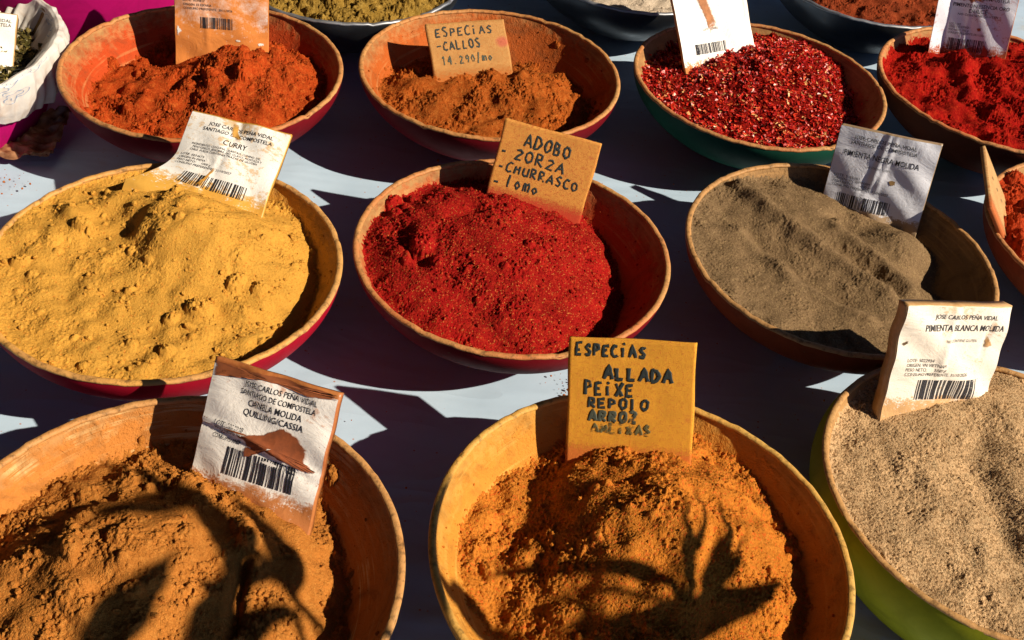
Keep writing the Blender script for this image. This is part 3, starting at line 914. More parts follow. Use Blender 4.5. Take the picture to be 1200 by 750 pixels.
def packet(key, P, label, body_col, stain, paper, lab_amount, lab_low, lines, bar, shape, thick=.010, lab=(.006, .994), ink=None, patches=(), small=(), top=.985):
    B, yaw, lean, roll, W, H = P
    root = thing('spice_packet', (0, 0, 0), label, 'packet', 'printed spice packets')
    pose(root, B, yaw, lean, roll)
    Wm, Hm = W * U, H * U
    S = make_shape(Wm, Hm, **shape)
    mesh_m = plastic_mat(key + '_packet_plastic', body_col, stain)
    sheet('pouch', S, 0, 1, VLOW, 1, 0, mesh_m, root, th=thick)
    lm = label_mat(key + '_label_paper', paper, stain, lab_amount, lab_low)
    g = np.random.default_rng(len(key))
    jag = lambda u, v: (u, v)
    lp = sheet('label', S, lab[0], lab[1], VLOW + .05, top, .0007, lm, root)
    if lines: printed('printed_text', S, lines, Wm / Hm, .0011, ink or INK, lp)
    if small: printed('small_print', S, small, Wm / Hm, .0011, INK_FAINT, lp)
    if bar: barcode(S, *bar, .0011, ink or INK, lp, len(key) * 3 + 1)
    for nm, pts, col in patches:
        patch(nm, S, pts, .0014, smear_mat(key + '_' + nm, col, .93 if nm in ('tear', 'hole') else .55), lp)
    return root

WHITE = (.78, .76, .72)
NG_ = 'NO CONTIENE GLUTEN'
# curry
packet('curry', ((-.4797, 1.3055, 0), -10.8, 55.7, .4, .1677, .1399), 'curled white packet printed CURRY, its lower corner flaring out of the yellow powder',
       (.42, .22, .03), (.6, .32, .05), (.80, .79, .76), .36, .22,
       [(NAME1, .22, .86, .885, .043, .003), (NAME2, .18, .87, .815, .043, .003), ('CURRY', .43, .65, .70, .062, .006)], (.22, .80, .10, .255),
       dict(bulge=.006, curl=.019, creases=[(.52, 1, .45, .3, .03, -.0016), (.45, .5, .4, .0, .03, .0014)], seed=3), thick=.004,
       small=[('INGREDIENTES: CURCUMA, CILANTRO, COMINO, SAL,', .13, .82, .615, .024, 0), ('FENOGRECO, JENGIBRE, AJO, CLAVO, MOSTAZA Y', .15, .84, .58, .024, 0), ('CHILE. PUEDE CONTENER TRAZAS DE GLUTEN', .13, .80, .545, .024, 0),
              ('LOTE: 5034673', .06, .30, .475, .026, 0), ('ORIGEN: IN INDIA', .06, .33, .435, .026, 0), ('PESO NETO:     1000 g', .06, .40, .395, .026, 0), ('CONSUMO PREFERENTE:  27/10/2027', .06, .62, .355, .026, 0)],
       patches=[('smear', [(.42, 1.0), (.49, .985), (.50, .88), (.55, .80), (.60, .77), (.58, .74), (.46, .78), (.43, .86)], (.62, .33, .06)), ('smear', [(.45, .42), (.47, .41), (.43, .12), (.42, .05), (.36, .08), (.40, .2)], (.55, .27, .04))])
# black pepper
packet('black', ((.5860, 1.5423, -.03), -22.0, 21.0, -5.8, .1658, .1397), 'white packet printed PIMIENTA NEGRA MOLIDA stuck in the grey brown black pepper',
       (.32, .22, .12), (.36, .25, .15), (.66, .68, .76), .12, .06,
       [(NAME1, .16, .78, .885, .043, .003), (NAME2, .14, .80, .82, .043, .003), ('PIMIENTA NEGRA MOLIDA', .10, .85, .685, .068, .006)], (.14, .68, .03, .19),
       dict(bulge=.004, creases=[(.50, 1, .44, .3, .03, .0022), (.57, 1, .50, .25, .02, .0018), (.45, .95, .36, .2, .02, -.0015)], seed=5), thick=.009,
       small=[(NG_, .36, .58, .565, .024, 0), ('LOTE: 5035083', .06, .32, .40, .03, 0), ('ORIGEN: VN VIETNAM', .06, .43, .36, .03, 0), ('PESO NETO:      1000 gr', .06, .45, .32, .03, 0), ('CONSUMO PREFERENTE: 17/06/2027', .06, .63, .28, .03, 0)],
       patches=[('hole', [(.60, .46), (.66, .47), (.665, .42), (.62, .40)], (.28, .16, .05))])
# white pepper
packet('white', ((.5909, 1.0694, -.01), 20.0, 21.2, 7.4, .170, .1452), 'creased cream packet printed PIMIENTA BLANCA MOLIDA stuck in the beige white pepper',
       (.42, .24, .08), (.60, .36, .16), (.80, .74, .64), .26, .12,
       [(NAME1, .28, .86, .89, .043, .003), ('PIMIENTA BLANCA MOLIDA', .20, .95, .785, .06, .005)], (.26, .82, .07, .27),
       dict(bulge=.003, creases=[(.47, 1, .42, .2, .03, .0018), (.83, .85, .80, .5, .02, -.002), (.1, .3, .6, .42, .015, .001)], seed=8), thick=.013, ink=print_mat('worn_black_print', (.02, .02, .024), .38),
       small=[(NG_, .42, .72, .66, .028, 0), ('LOTE: 5022934', .12, .36, .46, .032, 0), ('ORIGEN: VN VIETNAM', .12, .47, .415, .032, 0), ('PESO NETO:      1000 gr', .12, .49, .37, .032, 0), ('CONSUMO PREFERENTE: 31/10/2026', .12, .70, .325, .032, 0)],
       patches=[('smear', [(.80, .74), (.84, .70), (.90, .60), (.86, .57), (.81, .58)], (.60, .34, .14)), ('smudge', [(.03, .62), (.09, .66), (.10, .62), (.05, .58)], (.10, .06, .02))])
# cinnamon
packet('cinnamon', ((-.2808, .7799, -.02), -17.8, 36.3, -3.7, .1638, .1488), 'torn white packet printed CANELA MOLIDA with a brown tear across it, stuck in the cinnamon',
       (.33, .10, .03), (.46, .17, .05), (.80, .76, .71), .25, .12,
       [(NAME1, .28, .86, .87, .045, .003), (NAME2, .26, .86, .80, .045, .003), ('CANELA MOLIDA', .34, .77, .725, .052, .005), ('QUILLING/CASSIA', .32, .80, .65, .052, .005)], (.26, .82, .12, .34),
       dict(bulge=.004, creases=[(0, .50, .45, .46, .02, .0028), (.45, .46, 1, .30, .022, .003), (.0, .46, .9, .29, .02, -.002)], seed=4), thick=.006, top=.95,
       small=[('LOTE: 5034948', .12, .36, .505, .034, 0), ('PESO NETO  LK', .12, .36, .455, .034, 0), ('CONSUMO PREF', .12, .35, .395, .034, 0)],
       patches=[('tear', [(.36, .47), (.52, .53), (.62, .60), (.66, .62), (.78, .58), (.86, .50), (.88, .385), (.97, .34), (.93, .325), (.70, .36), (.55, .40), (.48, .36), (.42, .30), (.38, .30), (.38, .42), (.30, .45)], (.27, .065, .015)),
                ('tear', [(.0, .97), (.3, .975), (.62, .99), (1.0, .985), (1.0, .945), (.80, .905), (.6, .93), (.28, .935), (.08, .92), (.0, .85)], (.30, .08, .02))])
# brick red paprika (back left)
packet('paprika', ((-.6067, 1.7987, -.03), 9.0, 21.2, 1.4, .1719, .1695), 'white packet thickly smeared with orange powder, stuck in the brick red paprika',
       (.50, .17, .035), (.56, .19, .04), (.78, .74, .70), .95, .42,
       [], (.28, .62, .31, .43),
       dict(bulge=.004, creases=[(.4, .2, 1, .3, .015, .0016), (.32, .6, .36, .1, .02, .0012)], seed=9), thick=.006, ink=INK_FAINT,
       small=[('LOTE: 5034817', .10, .33, .60, .024, 0), ('ORIGEN: ES ESPAÑA', .10, .40, .555, .024, 0), ('CONSUMO PREFERENTE:  30/11/2026', .10, .62, .515, .024, 0), (NAME1, .2, .85, .89, .05, .004)],
       patches=[('bare_spot', [(.87, .19), (.96, .2), (.965, .165), (.88, .15)], (.8, .78, .74)), ('bare_spot', [(.64, .215), (.70, .22), (.72, .19), (.65, .185)], (.76, .7, .62)), ('bare_spot', [(.02, .36), (.06, .3), (.09, .26), (.02, .18)], (.78, .75, .72))])
# crushed pepper
packet('flakes', ((.3505, 1.9888, -.01), 21.3, 38.0, -5.9, .170, .205), 'sunlit white packet with a rusty smear down it, stuck in the crushed red pepper',
       (.45, .22, .07), (.5, .2, .06), (.86, .84, .80), .10, .08,
       [], (.2, .62, .10, .2),
       dict(bulge=.003, fold=(.30, .25), creases=[(.02, .7, .28, .02, .02, .0016), (.93, 1, .9, 0, .03, -.002)], seed=12), thick=.005, ink=INK_FAINT,
       small=[('PIMIENTA MOLIDA', .45, .80, .64, .03, 0), ('LOTE: 5034402', .35, .55, .33, .022, 0)],
       patches=[('smear', [(.22, .98), (.38, .98), (.46, .72), (.52, .5), (.58, .3), (.52, .22), (.44, .2), (.40, .4), (.32, .62)], (.52, .22, .09))])
# sweet paprika (back right)
packet('sweet', ((.8810, 2.1332, 0.0), -23.0, 8.0, -10.0, .156, .1832), 'shaded white packet printed DULCE with red stains, stuck in the vivid red paprika',
       (.40, .2, .1), (.36, .07, .02), (.66, .68, .76), .32, .16,
       [('PIMENTON ESENCIA ORO', .22, .92, .575, .04, .005), ('DULCE', .43, .66, .52, .042, .005), (NAME2, .2, .9, .66, .04, .004), (NAME1, .2, .9, .72, .04, .004)], (.24, .72, .06, .2),
       dict(bulge=.003, fold=(.19, 1.1), creases=[(.45, 1, .44, .1, .02, .0012)], seed=14), thick=.005,
       small=[(NG_, .30, .80, .472, .024, 0), ('LOTE: 503', .22, .36, .36, .024, 0), ('ORIGEN: ES ESPAÑA', .22, .48, .33, .024, 0), ('PESO NETO: 1000 gr', .22, .48, .295, .024, 0), ('CONSUMO PREFERENTE: 08/11/2026', .22, .68, .26, .024, 0)],
       patches=[('smear', [(.20, .66), (.30, .6), (.36, .66), (.45, .58), (.55, .64), (.66, .60), (.62, .75), (.22, .76)], (.34, .09, .03)), ('smear', [(.56, .34), (.62, .36), (.64, .31), (.58, .29)], (.35, .08, .03)), ('smear', [(.68, .2), (.76, .14), (.80, .06), (.78, -.02), (.66, -.02), (.69, .1)], (.4, .05, .02))])

# ---- hand lettered cards
GL = {
 'A': [[(0, 0), (.45, 1), (.9, 0)], [(.18, .38), (.75, .38)]],
 'D': [[(.05, 0), (.08, 1), (.55, .9), (.85, .5), (.5, .08), (.05, 0)]],
 'O': [[(.45, 1), (.1, .75), (.08, .3), (.4, 0), (.8, .25), (.8, .75), (.45, 1)]],
 'B': [[(.08, 0), (.1, 1), (.6, .85), (.55, .55), (.1, .52), (.7, .4), (.65, .08), (.08, 0)]],
 'E': [[(.8, 1), (.1, .95), (.08, .02), (.8, .05)], [(.1, .5), (.65, .52)]],
 'Z': [[(.1, .9), (.5, 1), (.8, .8), (.1, .05), (.85, .03)]],
 'R': [[(.08, 0), (.1, 1), (.7, .92), (.65, .55), (.12, .5), (.85, 0)]],
 'C': [[(.85, .9), (.45, 1), (.1, .6), (.15, .15), (.5, 0), (.88, .12)]],
 'H': [[(.1, 0), (.1, 1)], [(.8, 0), (.8, 1)], [(.1, .5), (.8, .5)]],
 'U': [[(.1, 1), (.1, .25), (.45, 0), (.8, .25), (.82, 1)], [(.82, 1), (.84, 0)]],
 'S': [[(.8, .88), (.45, 1), (.12, .75), (.75, .35), (.6, .03), (.1, .1)]],
 'L': [[(.1, 1), (.1, .03), (.75, .03)]],
 'M': [[(.05, 0), (.1, .9), (.42, .3), (.78, .9), (.85, 0)]],
 'm': [[(.05, 0), (.1, .7), (.35, .65), (.42, 0)], [(.42, .55), (.65, .7), (.8, .5), (.82, 0)]],
 'a': [[(.75, .6), (.3, .65), (.1, .3), (.35, 0), (.75, .3), (.75, .62), (.85, 0)]],
 'o': [[(.4, .65), (.1, .35), (.4, 0), (.75, .3), (.4, .65)]],
 'l': [[(.3, 1), (.25, .1), (.35, 0)]],
 'P': [[(.1, 0), (.1, 1), (.65, .92), (.72, .6), (.1, .45)]],
 'I': [[(.3, .72), (.3, 0)], [(.28, 1), (.5, 1.14)]],
 'X': [[(.05, .9), (.8, 0)], [(.8, .95), (.05, 0)]],
 'F': [[(.1, 0), (.1, 1), (.75, .97)], [(.1, .55), (.6, .55)]],
 'N': [[(.08, 0), (.08, 1), (.75, .02), (.78, 1)]],
 '1': [[(.1, .75), (.4, 1), (.4, 0)]], '4': [[(.6, 0), (.6, 1), (.05, .35), (.85, .35)]],
 '2': [[(.1, .8), (.4, 1), (.75, .75), (.1, .02), (.85, .02)]], '9': [[(.7, .6), (.3, .5), (.15, .8), (.5, 1), (.75, .7), (.6, 0)]],
 '0': [[(.45, 1), (.12, .6), (.4, 0), (.78, .4), (.45, 1)]], '.': [[(.3, .02), (.36, .08)]], '/': [[(.2, -.2), (.5, 1.25)]], '-': [[(.05, .45), (.8, .5)]], ' ': [],
}
def handwriting(name, rows, Wm, Hm, wid, mat, parent, seed, off=.0004):
    """rows: (text, u0, u1, v of baseline, letter height, slope)"""
    g = random.Random(seed)
    cu = bpy.data.curves.new(name, 'CURVE')
    cu.dimensions = '3D'; cu.bevel_depth = wid / 2; cu.bevel_resolution = 1; cu.use_fill_caps = True
    for body, u0, u1, vb, h, slope in rows:
        n = len(body); adv = (u1 - u0) / n
        for i, ch in enumerate(body):
            for st in GL[ch]:
                pts = []
                sk = g.uniform(-.08, .12); js = g.uniform(.85, 1.12)
                for k in range(len(st) - 1):
                    (xa, ya), (xb, yb) = st[k], st[k + 1]
                    for q in range(4):
                        t = q / 4
                        pts.append((xa + (xb - xa) * t, ya + (yb - ya) * t))
                pts.append(st[-1])
                sp = cu.splines.new('POLY'); sp.points.add(len(pts) - 1)
                for p, (x, y) in zip(sp.points, pts):
                    x = x + sk * y + g.uniform(-.02, .02); y = y * js + g.uniform(-.02, .02)
                    u = u0 + (i + .08 + x * .8) * adv; v = vb + y * h + slope * (u - u0)
                    p.co = ((u - .5) * Wm, v * Hm, 0, 1)
                    p.radius = g.uniform(.75, 1.2)
    ob = bpy.data.objects.new(name, cu); COL.objects.link(ob)
    dg = bpy.context.evaluated_depsgraph_get(); dg.update()
    me = bpy.data.meshes.new_from_object(ob.evaluated_get(dg))
    V = np.array([v.co[:] for v in me.vertices]); F = [tuple(p.vertices) for p in me.polygons]
    bpy.data.objects.remove(ob); bpy.data.curves.remove(cu); bpy.data.meshes.remove(me)
    P = np.stack([V[:, 0], -off - V[:, 2] * .03, V[:, 1]], -1)
    return mesh(name, P, F, mat, parent)

def card_mat(name, col, stain, dust, low, spot=None):
    m, nt, b = newmat(name)
    uv = coords(nt, 'UV')
    n1 = noise(nt, uv, 3.5, 6, .6); n2 = noise(nt, uv, 28, 5, .65); n3 = noise(nt, uv, 150, 3, .7)
    mp = N(nt, 'ShaderNodeMapping'); mp.inputs['Scale'].default_value = (30, 3, 1); nt.links.new(uv, mp.inputs['Vector'])
    gr = noise(nt, mp.outputs[0], 2, 4, .6)
    c = mix(nt, ramp(nt, n1, [(.35, 0), (.65, 1)]), c_mul(col, .78), col)
    c = mix(nt, mth(nt, 'MULTIPLY', gr, .25), c, c_mul(col, .6))
    t = mth(nt, 'ADD', mth(nt, 'MULTIPLY', n2, .6), mth(nt, 'MULTIPLY', n3, .5))
    c = mix(nt, ramp(nt, t, [(.6, 0), (.72, .85)]), c, stain)
    sep = N(nt, 'ShaderNodeSeparateXYZ'); nt.links.new(uv, sep.inputs[0])
    lo = N(nt, 'ShaderNodeMapRange'); lo.inputs['From Min'].default_value = low; lo.inputs['From Max'].default_value = 0
    nt.links.new(sep.outputs[1], lo.inputs['Value'])
    k = mth(nt, 'ADD', mth(nt, 'MULTIPLY', lo.outputs[0], .9), mth(nt, 'MULTIPLY', mth(nt, 'SUBTRACT', n3, .44), 3.4))
    k = ramp(nt, mth(nt, 'ADD', k, mth(nt, 'MULTIPLY', mth(nt, 'SUBTRACT', n2, .3), 1.0)), [(.62, 0), (.85, 1)])
    c = mix(nt, k, c, dust)
    if spot is not None:
        su, sv, sr, scol = spot
        dn = N(nt, 'ShaderNodeVectorMath'); dn.operation = 'DISTANCE'; nt.links.new(uv, dn.inputs[0]); dn.inputs[1].default_value = (su, sv, 0)
        q = mth(nt, 'ADD', dn.outputs['Value'], mth(nt, 'MULTIPLY', n2, .08))
        c = mix(nt, ramp(nt, q, [(sr, .85), (sr + .05, 0)]), c, scol)
    nt.links.new(c, b.inputs['Base Color'])
    b.inputs['Roughness'].default_value = .75
    b.inputs['Specular IOR Level'].default_value = .2
    p = bump(nt, b, mth(nt, 'MULTIPLY', k, n3), .6, .0015)
    bump(nt, b, n2, .3, .001, p)
    return m

def card(key, P, label, mat, rows_list, thick=.0045, seed=1, vlow=VLOW):
    B, yaw, lean, roll, W, H = P
    root = thing('price_card', (0, 0, 0), label, 'card', 'handwritten cards')
    pose(root, B, yaw, lean, roll)
    Wm, Hm = W * U, H * U
    S = make_shape(Wm, Hm, bulge=0, seed=seed, wr=0.0)
    g = np.random.default_rng(seed)
    def edge(u, v):
        return u + .004 * np.sin(v * 9 + seed) * (np.abs(u - .5) > .49), v + .004 * np.sin(u * 7 + seed) * (v > .99)
    sheet('board', S, 0, 1, vlow, 1, 0, mat, root, 40, 40, th=thick, edge=edge)
    for k, (rows, wid, m_) in enumerate(rows_list):
        handwriting('handwriting', rows, Wm, Hm, wid, m_, root, seed + k)
    return root

PEN = print_mat('felt_pen', (.012, .02, .02), .42)
PEN_WORN = print_mat('worn_felt_pen', (.05, .06, .04), .44)
PEN_GONE = print_mat('washed_felt_pen', (.12, .10, .03), .56)
card('adobo', ((.0110, 1.4198, -.02), 2.8, 25.0, 9.4, .1597, .1314), 'orange wooden card handwritten ADOBO, ZORZA, CHURRASCO, lomo in the centre bowl',
     card_mat('adobo_card', (.68, .31, .062), (.34, .07, .03), (.46, .05, .02), .20, (.93, .80, .02, (.4, .05, .04))),
     [([('ADOBO', .24, .74, .735, .15, -.04)], .0025, PEN), ([('ZORZA', .17, .72, .555, .14, -.06)], .0022, PEN), ([('CHURRASCO', .12, .90, .385, .11, -.04)], .0021, PEN), ([('lomo', .16, .52, .20, .14, -.02)], .0021, PEN),
      ([('-', .04, .10, .585, .06, -.05), ('-', .05, .11, .395, .06, -.05), ('-', .04, .11, .20, .06, -.05)], .0022, PEN)], seed=21)
card('callos', ((-.1234, 1.8391, -.05), 24.0, 48.0, .6, .1594, .1330), 'tan card handwritten ESPECIAS -CALLOS leaning back in the half empty bowl',
     card_mat('callos_card', (.52, .27, .085), (.42, .15, .04), (.50, .14, .025), .34, (.93, .66, .09, (.46, .10, .06))),
     [([('ESPECIAS', .09, .84, .79, .13, .02)], .0021, PEN), ([('-CALLOS', .08, .66, .585, .13, .03)], .0022, PEN), ([('14.290/mo', .12, .78, .37, .12, .04)], .0018, PEN_WORN)], seed=22)
card('allada', ((.1678, .9063, -.02), -11.6, 31.8, -12.1, .1590, .1563), 'yellow card handwritten ESPECIAS ALLADA PEIXE REPOLO ARROZ in the front bowl',
     card_mat('allada_card', (.82, .38, .035), (.50, .17, .02), (.62, .17, .03), .15, (.955, .37, .018, (.5, .06, .03))),
     [([('ESPECIAS', .05, .62, .855, .095, .0)], .0027, PEN), ([('ALLADA', .28, .84, .67, .105, -.01)], .0034, PEN), ([('PEIXE', .13, .54, .535, .105, .0)], .0027, PEN), ([('REPOlO', .16, .66, .43, .085, .0)], .0025, PEN),
      ([('ARROZ', .17, .57, .32, .085, .0)], .0032, PEN_WORN), ([('AMEIXAS', .2, .68, .225, .075, .0)], .0030, PEN_GONE)], seed=23)
# card seen edge-on against the right hand bowl
card('chunky', ((.7938, 1.4959, 0.0), 76.0, 34.0, 69.0, .160, .125), 'tan card on its corner, almost edge-on, in the bowl of lumpy red spice',
     card_mat('chunky_card', (.60, .36, .15), (.38, .18, .07), (.5, .14, .04), .2), [([('- - -', .2, .7, .6, .12, 0)], .0018, PEN_WORN)], seed=24, thick=.0055, vlow=-.05)

# ------------------------------------------------------------------ bowls at the back and the herb bag
def steel_mat(name, col=(.10, .11, .13), rough=.3):
    m, nt, b = newmat(name)
    co = coords(nt)
    n1 = noise(nt, co, 30, 4, .6); n2 = noise(nt, co, 180, 4, .6)
    nt.links.new(mix(nt, ramp(nt, n2, [(.55, 0), (.75, .5)]), col, (.22, .13, .06)), b.inputs['Base Color'])
    b.inputs['Metallic'].default_value = .9
    nt.links.new(ramp(nt, n1, [(.3, rough), (.7, rough + .22)]), b.inputs['Roughness'])
    return m
ST = steel_mat('dull_steel'); ST2 = steel_mat('bright_steel_rim', (.42, .44, .48), .4)
BOWL.update({'olive': (-.442, 2.183, .25), 'pale': (.176, 2.40, .25), 'rusty': (.750, 2.488, .25), 'magenta': (-1.048, 2.156, .30), 'herb': (-1.128, 1.672, .25)})
build_bowl('spice_bowl', *bw('olive'), (ST, ST2, ST), 'grey steel bowl of olive brown spice cut off by the top edge', 'steel spice bowls', seed=31)
build_bowl('spice_bowl', *bw('pale'), (ST, ST2, ST), 'shiny steel bowl of pale cream powder cut off by the top edge', 'steel spice bowls', seed=32)
build_bowl('spice_bowl', *bw('rusty'), (ST, ST2, ST), 'grey rimmed steel bowl of dark rust brown spice at the top right', 'steel spice bowls', seed=33)
MAG = (.42, .006, .13)
build_bowl('spice_bowl', *bw('magenta'), (paint_mat('magenta_paint', MAG, (.4, .2, .1)), rim_mat('magenta_rim_wood', (.5, .33, .2), (.4, .3, .25)), wood_inside_mat('magenta_inside', WOOD, (.4, .28, .15), .4)),
           'magenta painted bowl with bare wooden rim at the top left corner', seed=34, steep=True)
build_bowl('spice_bowl', *bw('herb'), (paint_mat('herb_magenta_paint', MAG, (.4, .2, .1)), rim_mat('herb_rim_wood', (.5, .33, .2), (.4, .3, .25)), wood_inside_mat('herb_inside', WOOD, (.2, .16, .06), .4)),
           'magenta bowl lined with a white plastic bag of dried herbs, at the left edge', seed=35, steep=True)
PN = (.34, .20, .035)
H = -.06 * ones + gauss(0, -.1, .5, .45, .1)
heap('olive', H, spice_mat('olive_spice', PN, c_mul(PN, .5), (.5, .34, .09)), 'olive brown crumbly spice in the grey steel bowl', 121, und=.02, clump=0.0100, fine=0.0048, lumps=240, lump_size=(.015, .05), crumbs=420, crumb_size=(.006, .022))
H = -.08 * ones + gauss(0, 0, .5, .5, .08)
heap('pale', H, spice_mat('cream_powder', (.62, .52, .4), (.5, .4, .3), (.7, .6, .48)), 'pale cream powder in the shiny steel bowl', 122, und=.01, clump=0.0015, fine=0.0008, grain=0.0009, lumps=0, crumbs=40)
H = -.16 * ones + gauss(0, 0, .5, .5, .06)
heap('rusty', H, spice_mat('rust_powder', (.30, .05, .015), (.18, .03, .01), (.36, .09, .03)), 'dark rust brown spice in the grey rimmed steel bowl', 123, und=.015, clump=0.0040, fine=0.0016, lumps=20, crumbs=120)
H = -.16 * ones + gauss(0, 0, .5, .5, .08)
heap('magenta', H, spice_mat('back_powder', (.5, .36, .16), (.4, .26, .1), (.56, .4, .2)), 'beige spice inside the magenta bowl at the top left', 124, und=.015, clump=0.0030, fine=0.0016, lumps=10, crumbs=60)
H = -.24 * ones + gauss(.1, 0, .5, .5, .10)
heap('herb', H, spice_mat('herb_bed', (.09, .07, .025), (.04, .03, .012), (.16, .12, .04)), 'dried green brown herbs inside the white plastic bag', 125, und=.02, clump=0.0100, fine=0.0040, grain=0.0036, lumps=0, crumbs=0, flakes=7000, flake_size=.032,
     flake_mat=flake_mat('dried_herb', [(0, (.07, .06, .015)), (.3, (.16, .13, .03)), (.55, (.03, .025, .01)), (.75, (.26, .2, .06)), (.9, (.36, .28, .12))]), cat='herbs')

def herb_bag():
    x, y, r = bw('herb')
    g = np.random.default_rng(77)
    nth, npf = 420, 60
    th = np.linspace(0, 2 * math.pi, nth, endpoint=False)
    # profile: (rho, z) in rim radii, from the herbs up the inside, over the rim and down outside
    prof = np.array([(.60, -.36), (.72, -.26), (.84, -.13), (.93, -.02), (.965, .035), (1.0, .05), (1.035, .03), (1.05, -.04), (1.05, -.12), (1.035, -.20), (1.00, -.28)])
    t = np.linspace(0, 1, len(prof)); tt = np.linspace(0, 1, npf)
    pr = np.interp(tt, t, prof[:, 0]); pz = np.interp(tt, t, prof[:, 1])
    T, R = np.meshgrid(th, tt)
    f = np.zeros_like(T)
    for k in range(16):
        n = int(g.integers(3, 34)); a = g.uniform(.2, 1) / (1 + n * .06); p = g.uniform(0, 6.28); s = g.uniform(-5, 5)
        f += a * np.sin(n * T + p + s * R)
    f = np.abs(f) ** .8 * np.sign(f)
    out = np.clip((R - .45) / .3, 0, 1); inn = np.clip((.42 - R) / .25, 0, 1)
    f2 = np.zeros_like(T)
    for k in range(22):
        n = int(g.integers(14, 70)); p = g.uniform(0, 6.28); s = g.uniform(-10, 10)
        f2 += g.uniform(.3, 1) * (1 - 2 * np.abs(np.sin(.5 * (n * T + p + s * R))))
    rho = pr[:, None] + (.008 * f + .0065 * f2) * out - (.010 * f + .008 * f2) * inn - .02 * inn
    hem = 1 + .30 * np.sin(2 * T + 1.0) * .5 + .12 * np.sin(5 * T + 2)
    z = pz[:, None] + .010 * f
    z = np.where(R > .6, .03 + (z - .03) * (.6 + .4 * hem), z)
    V = np.stack([rho * np.cos(T), rho * np.sin(T), z], -1).reshape(-1, 3) * r
    F = []
    for i in range(npf - 1):
        for j in range(nth):
            k = (j + 1) % nth
            F.append((i * nth + j, i * nth + k, (i + 1) * nth + k, (i + 1) * nth + j))
    m, nt, b = newmat('white_bag_plastic')
    co = coords(nt)
    n1 = noise(nt, co, 40, 5, .6, .7)
    nt.links.new(mix(nt, ramp(nt, n1, [(.5, 0), (.7, .5)]), (.78, .75, .71), (.6, .45, .32)), b.inputs['Base Color'])
    b.inputs['Roughness'].default_value = .38
    tl = N(nt, 'ShaderNodeBsdfTranslucent'); tl.inputs['Color'].default_value = (.8, .76, .7, 1)
    mx = N(nt, 'ShaderNodeMixShader', Fac=.25)
    nt.links.new(b.outputs[0], mx.inputs[1]); nt.links.new(tl.outputs[0], mx.inputs[2])
    nt.links.new(mx.outputs[0], nt.nodes['Material Output'].inputs['Surface'])
    bump(nt, b, n1, .3, .004)
    o = mesh('plastic_bag', V, F, m, None)
    o.location = (x, y, CLOTH_Z + BH * r)
    tag(o, 'creased white plastic bag folded over the rim of the magenta herb bowl', 'bag')
    # faint blue printed outlines on the bag
    ink = plain('blue_bag_ink', (.25, .38, .6), .5)
    def on_bag(a, q):
        # a: angle, q: profile parameter
        i = q * (npf - 1); j = (a % (2 * math.pi)) / (2 * math.pi) * nth
        i0, j0 = int(i), int(j) % nth
        G = V.reshape(npf, nth, 3)
        i1, j1 = min(i0 + 1, npf - 1), (j0 + 1) % nth
        fi, fj = i - i0, j - int(j)
        return (G[i0, j0] * (1 - fi) * (1 - fj) + G[i1, j0] * fi * (1 - fj) + G[i0, j1] * (1 - fi) * fj + G[i1, j1] * fi * fj)
    Vs, Fs = [], []
    for (ac, qc, sa, sq) in ((-.42, .56, .10, .05), (-.62, .62, .10, .06), (-.2, .55, .09, .045), (-.45, .72, .09, .05), (.55, .33, .12, .06)):
        for loop in range(2):
            pts = []
            for k in range(40):
                w_ = 2 * math.pi * k / 40
                rr = 1 + .35 * math.cos(3 * w_ + loop)
                pts.append((ac + sa * rr * math.cos(w_) * (1 - .4 * loop), qc + sq * rr * math.sin(w_) * (1 - .4 * loop)))
            n = len(Vs)
            for k, (a, q) in enumerate(pts):
                P = on_bag(a, q); rad = np.array([P[0], P[1], .3 * r]); rad = rad / np.linalg.norm(rad)
                if qc < .45: rad = np.array([-P[0], -P[1], .5 * r]); rad = rad / np.linalg.norm(rad)
                Q = on_bag(a + .004, q + .003)
                Vs += [tuple(P + rad * .0012), tuple(Q + rad * .0012)]
            for k in range(40):
                a, b_ = n + 2 * k, n + 2 * ((k + 1) % 40)
                Fs.append((a, b_, b_ + 1, a + 1))
    mesh('print_marks', Vs, Fs, ink, o, False)
herb_bag()
packet('herb', ((-1.045, 1.66, -.055), 28.0, 58.0, 14.0, .165, .14), 'white packet lying slantwise among the dried herbs at the left edge',
       (.45, .26, .1), (.5, .33, .15), (.8, .78, .74), .15, .1,
       [(NAME1, .3, .95, .87, .05, .004), (NAME2, .3, .95, .80, .05, .004)], None, dict(bulge=.003, seed=17), thick=.012)

# crumpled brown wrapper under the herb bowl
def wrapper():
    nx, ny = 70, 50
    us, vs = np.meshgrid(np.linspace(0, 1, nx), np.linspace(0, 1, ny))
    z = .006 + .0035 * spec_noise(nx, .22, .7, 1.0, 41, ny) + .0030 * np.abs(spec_noise(nx, .10, .5, 1.4, 42, ny)) + .012 * vs ** 2.5
    z = np.maximum(z, .0015)
    V = np.stack([(us - .5) * .20 + .02 * (vs - .5), (vs - .5) * .085 + .01 * np.sin(us * 5), z], -1).reshape(-1, 3)
    m, nt, b = newmat('brown_wrapper_plastic')
    co = coords(nt); n1 = noise(nt, co, 45, 5, .6)
    nt.links.new(mix(nt, ramp(nt, n1, [(.4, 0), (.62, 1)]), (.10, .03, .01), (.34, .17, .08)), b.inputs['Base Color'])
    b.inputs['Roughness'].default_value = .42
    o = mesh('plastic_wrapper', V, grid_faces(nx, ny), m)
    o.location = (-1.01 * U, 1.60 * U, CLOTH_Z + .002)
    o.rotation_euler = (0, 0, .25)
    tag(o, 'crumpled brown plastic wrapper on the cloth below the herb bag', 'wrapper')
wrapper()

